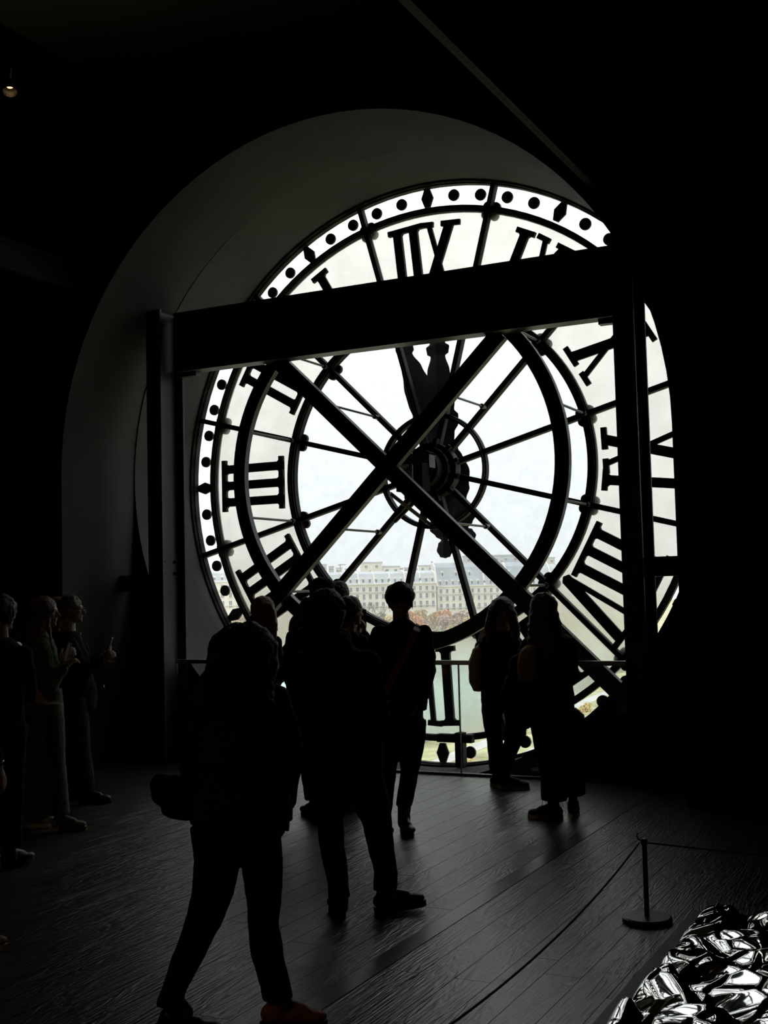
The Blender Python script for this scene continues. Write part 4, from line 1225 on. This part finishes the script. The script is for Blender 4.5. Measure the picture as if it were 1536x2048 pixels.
win_me = {}
def window_mesh(w, h):
    k = (w, h)
    if k not in win_me:
        bm = bmesh.new()
        box(bm, -w / 2, w / 2, -.05, .25, 0, h, 1)                       # dark pane
        for a, b, c, d in ((-w / 2 - .22, -w / 2, 0, h), (w / 2, w / 2 + .22, 0, h), (-w / 2 - .22, w / 2 + .22, h, h + .28), (-.06, .06, 0, h)):
            box(bm, a, b, -.22, 0, c, d, 0)
        box(bm, -w / 2 - .3, w / 2 + .3, -.35, 0, -.22, 0, 0)
        bmesh.ops.recalc_face_normals(bm, faces=bm.faces[:])
        me = bpy.data.meshes.new('window'); bm.to_mesh(me); bm.free()
        me.materials.append(MATS['stone_pale']); me.materials.append(MATS['window_glass']); win_me[k] = me
    return win_me[k]
dorm_me = {}
def dormer_mesh(w, h, dep):
    k = (w, h, dep)
    if k not in dorm_me:
        bm = bmesh.new()
        box(bm, -w / 2, w / 2, 0, dep, 0, h, 0); box(bm, -w / 2 + .25, w / 2 - .25, -.05, .1, .2, h - .3, 1)
        v = [bm.verts.new(p) for p in ((-w / 2 - .15, -.15, h), (w / 2 + .15, -.15, h), (0, -.15, h + .7), (-w / 2 - .15, dep, h), (w / 2 + .15, dep, h), (0, dep, h + .7))]
        for q in ((0, 1, 2), (3, 5, 4), (0, 3, 4, 1), (1, 4, 5, 2), (2, 5, 3, 0)): bm.faces.new([v[i] for i in q])
        bmesh.ops.recalc_face_normals(bm, faces=bm.faces[:])
        me = bpy.data.meshes.new('dormer'); bm.to_mesh(me); bm.free()
        me.materials.append(MATS['chimney_white']); me.materials.append(MATS['window_glass']); dorm_me[k] = me
    return dorm_me[k]

def building(label, x0, x1, D0, D1, ycor, yroof, roof_m, rows, spacing, chim=8.5, dormers=1, wall_m='stone', steep=.35, depth=16, ypent=None, name='apartment_building'):
    """facade from pixel column x0 at D0 to x1 at D1; local x along the facade, y away from the river"""
    a = pp(x0, 1183, D0); b = pp(x1, 1183, D1); a.z = b.z = 0
    u = (b - a); L = u.length; u.normalize()
    root = tag(empty(name, (a.x, a.y, GZ), math.atan2(u.y, u.x)), label, 'building')
    xm = (x0 + x1) / 2; Dm = (D0 + D1) / 2
    zc = zat(xm, ycor, Dm) - GZ; zr = zat(xm, yroof, Dm) - GZ
    P = lambda nm, bm, m: obj(nm, bm, m, root)
    bm = bmesh.new(); box(bm, 0, L, 0, depth, -.5, zc); P('wall', bm, wall_m)
    # cornices and balcony lines
    for z, pr in ((zc, .9), (zc - 4.6, .6), (zc - 12.2, .7)):
        bm = bmesh.new(); box(bm, -.1, L + .1, -pr, -.003, z - .45, z); P('cornice', bm, 'stone_pale' if pr > .8 else 'stone_dark')
    # mansard roof
    t = (zr - zc)
    bm = bmesh.new()
    pr = [(0.1, zc + .01), (t * steep, zc + t * .8), (depth * .45, zr), (depth * .55, zr), (depth - t * steep, zc + t * .8), (depth - .1, zc + .01)]
    A = [bm.verts.new((0, y, z)) for y, z in pr]; B = [bm.verts.new((L, y, z)) for y, z in pr]
    bm.faces.new(A[::-1]); bm.faces.new(B)
    for i in range(6): bm.faces.new((A[i], A[(i + 1) % 6], B[(i + 1) % 6], B[i]))
    P('roof', bm, roof_m)
    n = int(L / spacing)
    for zoff, w, h in rows:
        me = window_mesh(w, h)
        for i in range(n):
            o = link('window', me, None, root); o.location = ((i + .5) * L / n, -.02, zc - zoff)
    for q in range(dormers):
        zz = zc + .5 + q * t * .38
        me = dormer_mesh(1.7, min(2.3, t * .33), 3.0)
        nn = n if q == 0 else n // 2
        for i in range(nn):
            o = link('dormer', me, None, root); o.location = ((i + .5) * L / nn, .35 + q * t * steep * .45, zz)
    # party-wall chimneys
    k = max(2, int(L / chim)); rc = random.Random(int(x0))
    for i in range(k + 1):
        x = L * i / k; hh = t * rc.uniform(.9, 1.12)
        bm = bmesh.new()
        prof = [(-.15, zc), (t * steep - .5, zc + t * .86), (depth * .38, zc + hh), (depth * .5, zc + hh), (depth * .5, zc)]
        A = [bm.verts.new((x - .45, y, z)) for y, z in prof]; B = [bm.verts.new((x + .45, y, z)) for y, z in prof]
        bm.faces.new(A[::-1]); bm.faces.new(B)
        for j in range(5): bm.faces.new((A[j], A[(j + 1) % 5], B[(j + 1) % 5], B[j]))
        ch = P('chimney', bm, 'chimney_white')
        bm = bmesh.new()
        for j in range(4): cyl(bm, (x, depth * .38 + .3 + j * .45, zc + hh), (x, depth * .38 + .3 + j * .45, zc + hh + .9), .2, n=6)
        obj('chimney_pots', bm, 'terracotta', ch)
    return root, L, zc, zr
ROWS = [(4.1, 1.45, 2.3), (8.4, 1.45, 2.7), (13.4, 1.5, 3.4)]
building('long pale stone building with low zinc roof behind the centre of the clock', 590, 872, 640, 668, 1168, 1143, 'zinc', ROWS, 3.55, chim=9, dormers=1)
building('grey mansard-roofed stone building, taller, right of the clock hands', 875, 1062, 672, 692, 1170, 1124, 'slate', ROWS, 3.8, chim=13, dormers=2, steep=.3)
building('pale hazy building with grey mansard at the right edge of the dial view', 1063, 1190, 700, 720, 1168, 1127, 'zinc', ROWS[:2], 3.8, chim=12, dormers=1)
building('pale classical wing with pavilion roof at the left edge of the dial', 405, 516, 600, 606, 1162, 1142, 'slate', ROWS, 3.8, chim=15, dormers=1)
building('stone building row glimpsed through the left part of the dial', 522, 586, 622, 636, 1166, 1146, 'zinc', ROWS[:2], 3.6, chim=10, dormers=1)
# farther blocks above the roofs
def block(label, x0, x1, y0, y1, D, m, cap=True):
    a = pp(x0, (y0 + y1) / 2, D); b = pp(x1, (y0 + y1) / 2, D); u = (b - a); u.z = 0; L = u.length; u.normalize()
    top = zat((x0 + x1) / 2, y0, D)
    root = tag(empty('distant_building', (a.x, a.y, GZ), math.atan2(u.y, u.x)), label, 'building', 'distant blocks above the roofline')
    bm = bmesh.new(); box(bm, 0, L, 0, 12, 0, top - GZ); obj('wall', bm, m, root)
    bm = bmesh.new(); box(bm, -.4, L + .4, -.4, 12.4, top - GZ, top - GZ + .7); obj('roof', bm, 'zinc', root)
    n = max(2, int(L / 5)); me = window_mesh(1.6, 1.5)
    for i in range(n):
        o = link('window', me, None, root); o.location = ((i + .5) * L / n, -.02, top - GZ - 3)
block('cream flat-roofed block standing above the long zinc roof', 722, 764, 1126, 1150, 760, 'stone')
block('low pale roof block just right of the cream one', 766, 800, 1134, 1150, 762, 'chimney_white')
block('distant pale block at the far left skyline', 640, 652, 1130, 1150, 900, 'stone_dark')
block('grey set-back storey on top of the tall mansard', 928, 1040, 1112, 1130, 740, 'zinc')
block('small pale block on the skyline by the hand tip', 838, 868, 1132, 1150, 900, 'stone_pale')
block('thin grey block on the skyline right of the small pale one', 876, 905, 1128, 1150, 880, 'stone_dark')
block('distant block peeping at the right above the zinc roof', 1084, 1110, 1116, 1135, 860, 'stone_dark')
rs = random.Random(3)
for i in range(16):
    x = 640 + i * 17 + rs.uniform(-4, 4); w = rs.uniform(5, 12); y = 1140 - rs.uniform(0, 7)
    block('tiny pale rooftops along the hazy skyline', x, x + w, y, 1152, 1000 + rs.uniform(0, 200), rs.choice(['stone_dark', 'stone_pale', 'zinc']))
# crane / aerials
bm = bmesh.new(); c = pp(681, 1145, 1000); top = zat(681, 1128, 1000)
cyl(bm, (c.x, c.y, 0), (c.x, c.y, top), .5, n=6)
p = pp(676, 1130, 1000); q = pp(692, 1129, 1000); cyl(bm, p, q, .4, n=6)
tag(obj('tower_crane', bm, 'slate'), 'tiny crane on the skyline above the long roof', 'crane')

# autumn trees in the garden
def leaf_mesh(seed, rx, rz, n):
    r = random.Random(seed); V = []; F = []
    lobes = [(r.uniform(-.5, .5) * rx, r.uniform(-.5, .5) * rx, r.uniform(-.45, .5) * rz, r.uniform(.4, .62)) for _ in range(7)]
    for i in range(n):
        lx, ly, lz, lr = r.choice(lobes)
        d = Vector((r.gauss(0, 1), r.gauss(0, 1), r.gauss(0, 1))).normalized() * (lr * r.uniform(.7, 1.0))
        c = Vector((lx + d.x * rx, ly + d.y * rx, lz + d.z * rz))
        a = Vector((r.gauss(0, 1), r.gauss(0, 1), r.gauss(0, 1))).normalized(); b = a.orthogonal().normalized()
        s = r.uniform(.35, .75); k = len(V)
        V += [tuple(c + a * s), tuple(c + b * s * .7), tuple(c - a * s), tuple(c - b * s * .7)]; F.append((k, k + 1, k + 2, k + 3))
    me = bpy.data.meshes.new('crown'); me.from_pydata(V, [], F); return me
crowns = []
for i, m in enumerate(('leaf_orange', 'leaf_ochre', 'leaf_olive', 'leaf_brown', 'leaf_brown', 'leaf_ochre', 'leaf_orange')):
    me = leaf_mesh(i, 4.6, 5.0, 950); me.materials.append(MATS[m]); crowns.append(me)
bm = bmesh.new(); cyl(bm, (0, 0, 0), (0, 0, 7), .35, .2, 6)
for k in range(5):
    a = k * 1.26; cyl(bm, (0, 0, 5 + k * .3), (2.4 * math.cos(a), 2.4 * math.sin(a), 9.5), .16, .05, 5)
trunk_me = bpy.data.meshes.new('trunk'); bm.to_mesh(trunk_me); bm.free(); trunk_me.materials.append(MATS['bark'])
KIND = {0: 'rusty orange autumn tree in the garden row across the river', 1: 'ochre yellow autumn tree in the garden row across the river', 2: 'olive green autumn tree in the garden row across the river',
        3: 'brown half-bare autumn tree in the garden row across the river', 4: 'brown half-bare autumn tree in the garden row across the river', 5: 'ochre yellow autumn tree in the garden row across the river', 6: 'rusty orange autumn tree in the garden row across the river'}
rt = random.Random(5)
def tree(x, D, h, ci, label=None):
    p = pp(x, 1190, D)
    r = tag(empty('autumn_tree', (p.x, p.y, GZ), rt.uniform(0, 6)), label or KIND[ci], 'tree', 'autumn trees across the river: ' + KIND[ci].split(' autumn')[0])
    s = h / 15.0; r.scale = (s, s, s)
    link('trunk', trunk_me, None, r); c = link('crown', crowns[ci], None, r); c.location = (0, 0, 10)
for x0, D, h in ((0, 505, 10), (2, 535, 12.5), (1, 568, 14.5)):
    x = 396 + x0 * 7
    while x < 1150:
        tree(x, D + rt.uniform(-6, 6), h + rt.uniform(-1.2, 1.4), rt.randrange(7)); x += rt.uniform(22, 29)
# one leafless tree in front of the long building
bm = bmesh.new(); rb = random.Random(2)
def twig(p, d, L, r, k):
    q = p + d * L; cyl(bm, p, q, r, r * .6, 5)
    if k:
        for _ in range(3): twig(q, (d + Vector((rb.uniform(-.6, .6), rb.uniform(-.6, .6), rb.uniform(-.1, .3)))).normalized(), L * .72, r * .6, k - 1)
twig(Vector((0, 0, 0)), ZA, 7, .35, 4)
p = pp(741, 1190, 500); o = obj('bare_tree', bm, 'bark'); o.location = (p.x, p.y, GZ)
tag(o, 'leafless bare tree before the long pale building, left of the centre person', 'tree')
# low quayside bushes on the near bank, seen at the foot of the dial
rq = random.Random(9)
for i in range(26):
    x = 760 + i * 22 + rq.uniform(-8, 8)
    p = QA + qd * (-25 + i * 13 + rq.uniform(-3, 3)) + qn * rq.uniform(14, 17); s = rq.uniform(.16, .30)
    r = tag(empty('quayside_bush', (p.x, p.y, GZ)), 'low ochre bush along the near quayside path', 'bush', 'bushes along the near quay')
    r.scale = (s, s, s); c = link('crown', crowns[(1, 2, 5)[i % 3]], None, r); c.location = (0, 0, 2.5)

# thin river haze between the museum and the far bank
m = bpy.data.materials.new('river_haze'); m.use_nodes = True
n = m.node_tree.nodes; l = m.node_tree.links; n.clear()
mo = n.new('ShaderNodeOutputMaterial'); vs = n.new('ShaderNodeVolumeScatter'); vs.inputs['Density'].default_value = .0009; vs.inputs['Color'].default_value = (1, 1, 1, 1)
l.new(vs.outputs[0], mo.inputs['Volume']); MATS['river_haze'] = m
bm = bmesh.new(); c = CAM + FH * 350; c.z = 20
obox(bm, c, RH, FH, ZA, 500, 130, 60)
hz = obj('river_haze', bm, 'river_haze'); hz['kind'] = 'stuff'; hz['label'] = 'thin pale haze hanging over the river before the far bank'
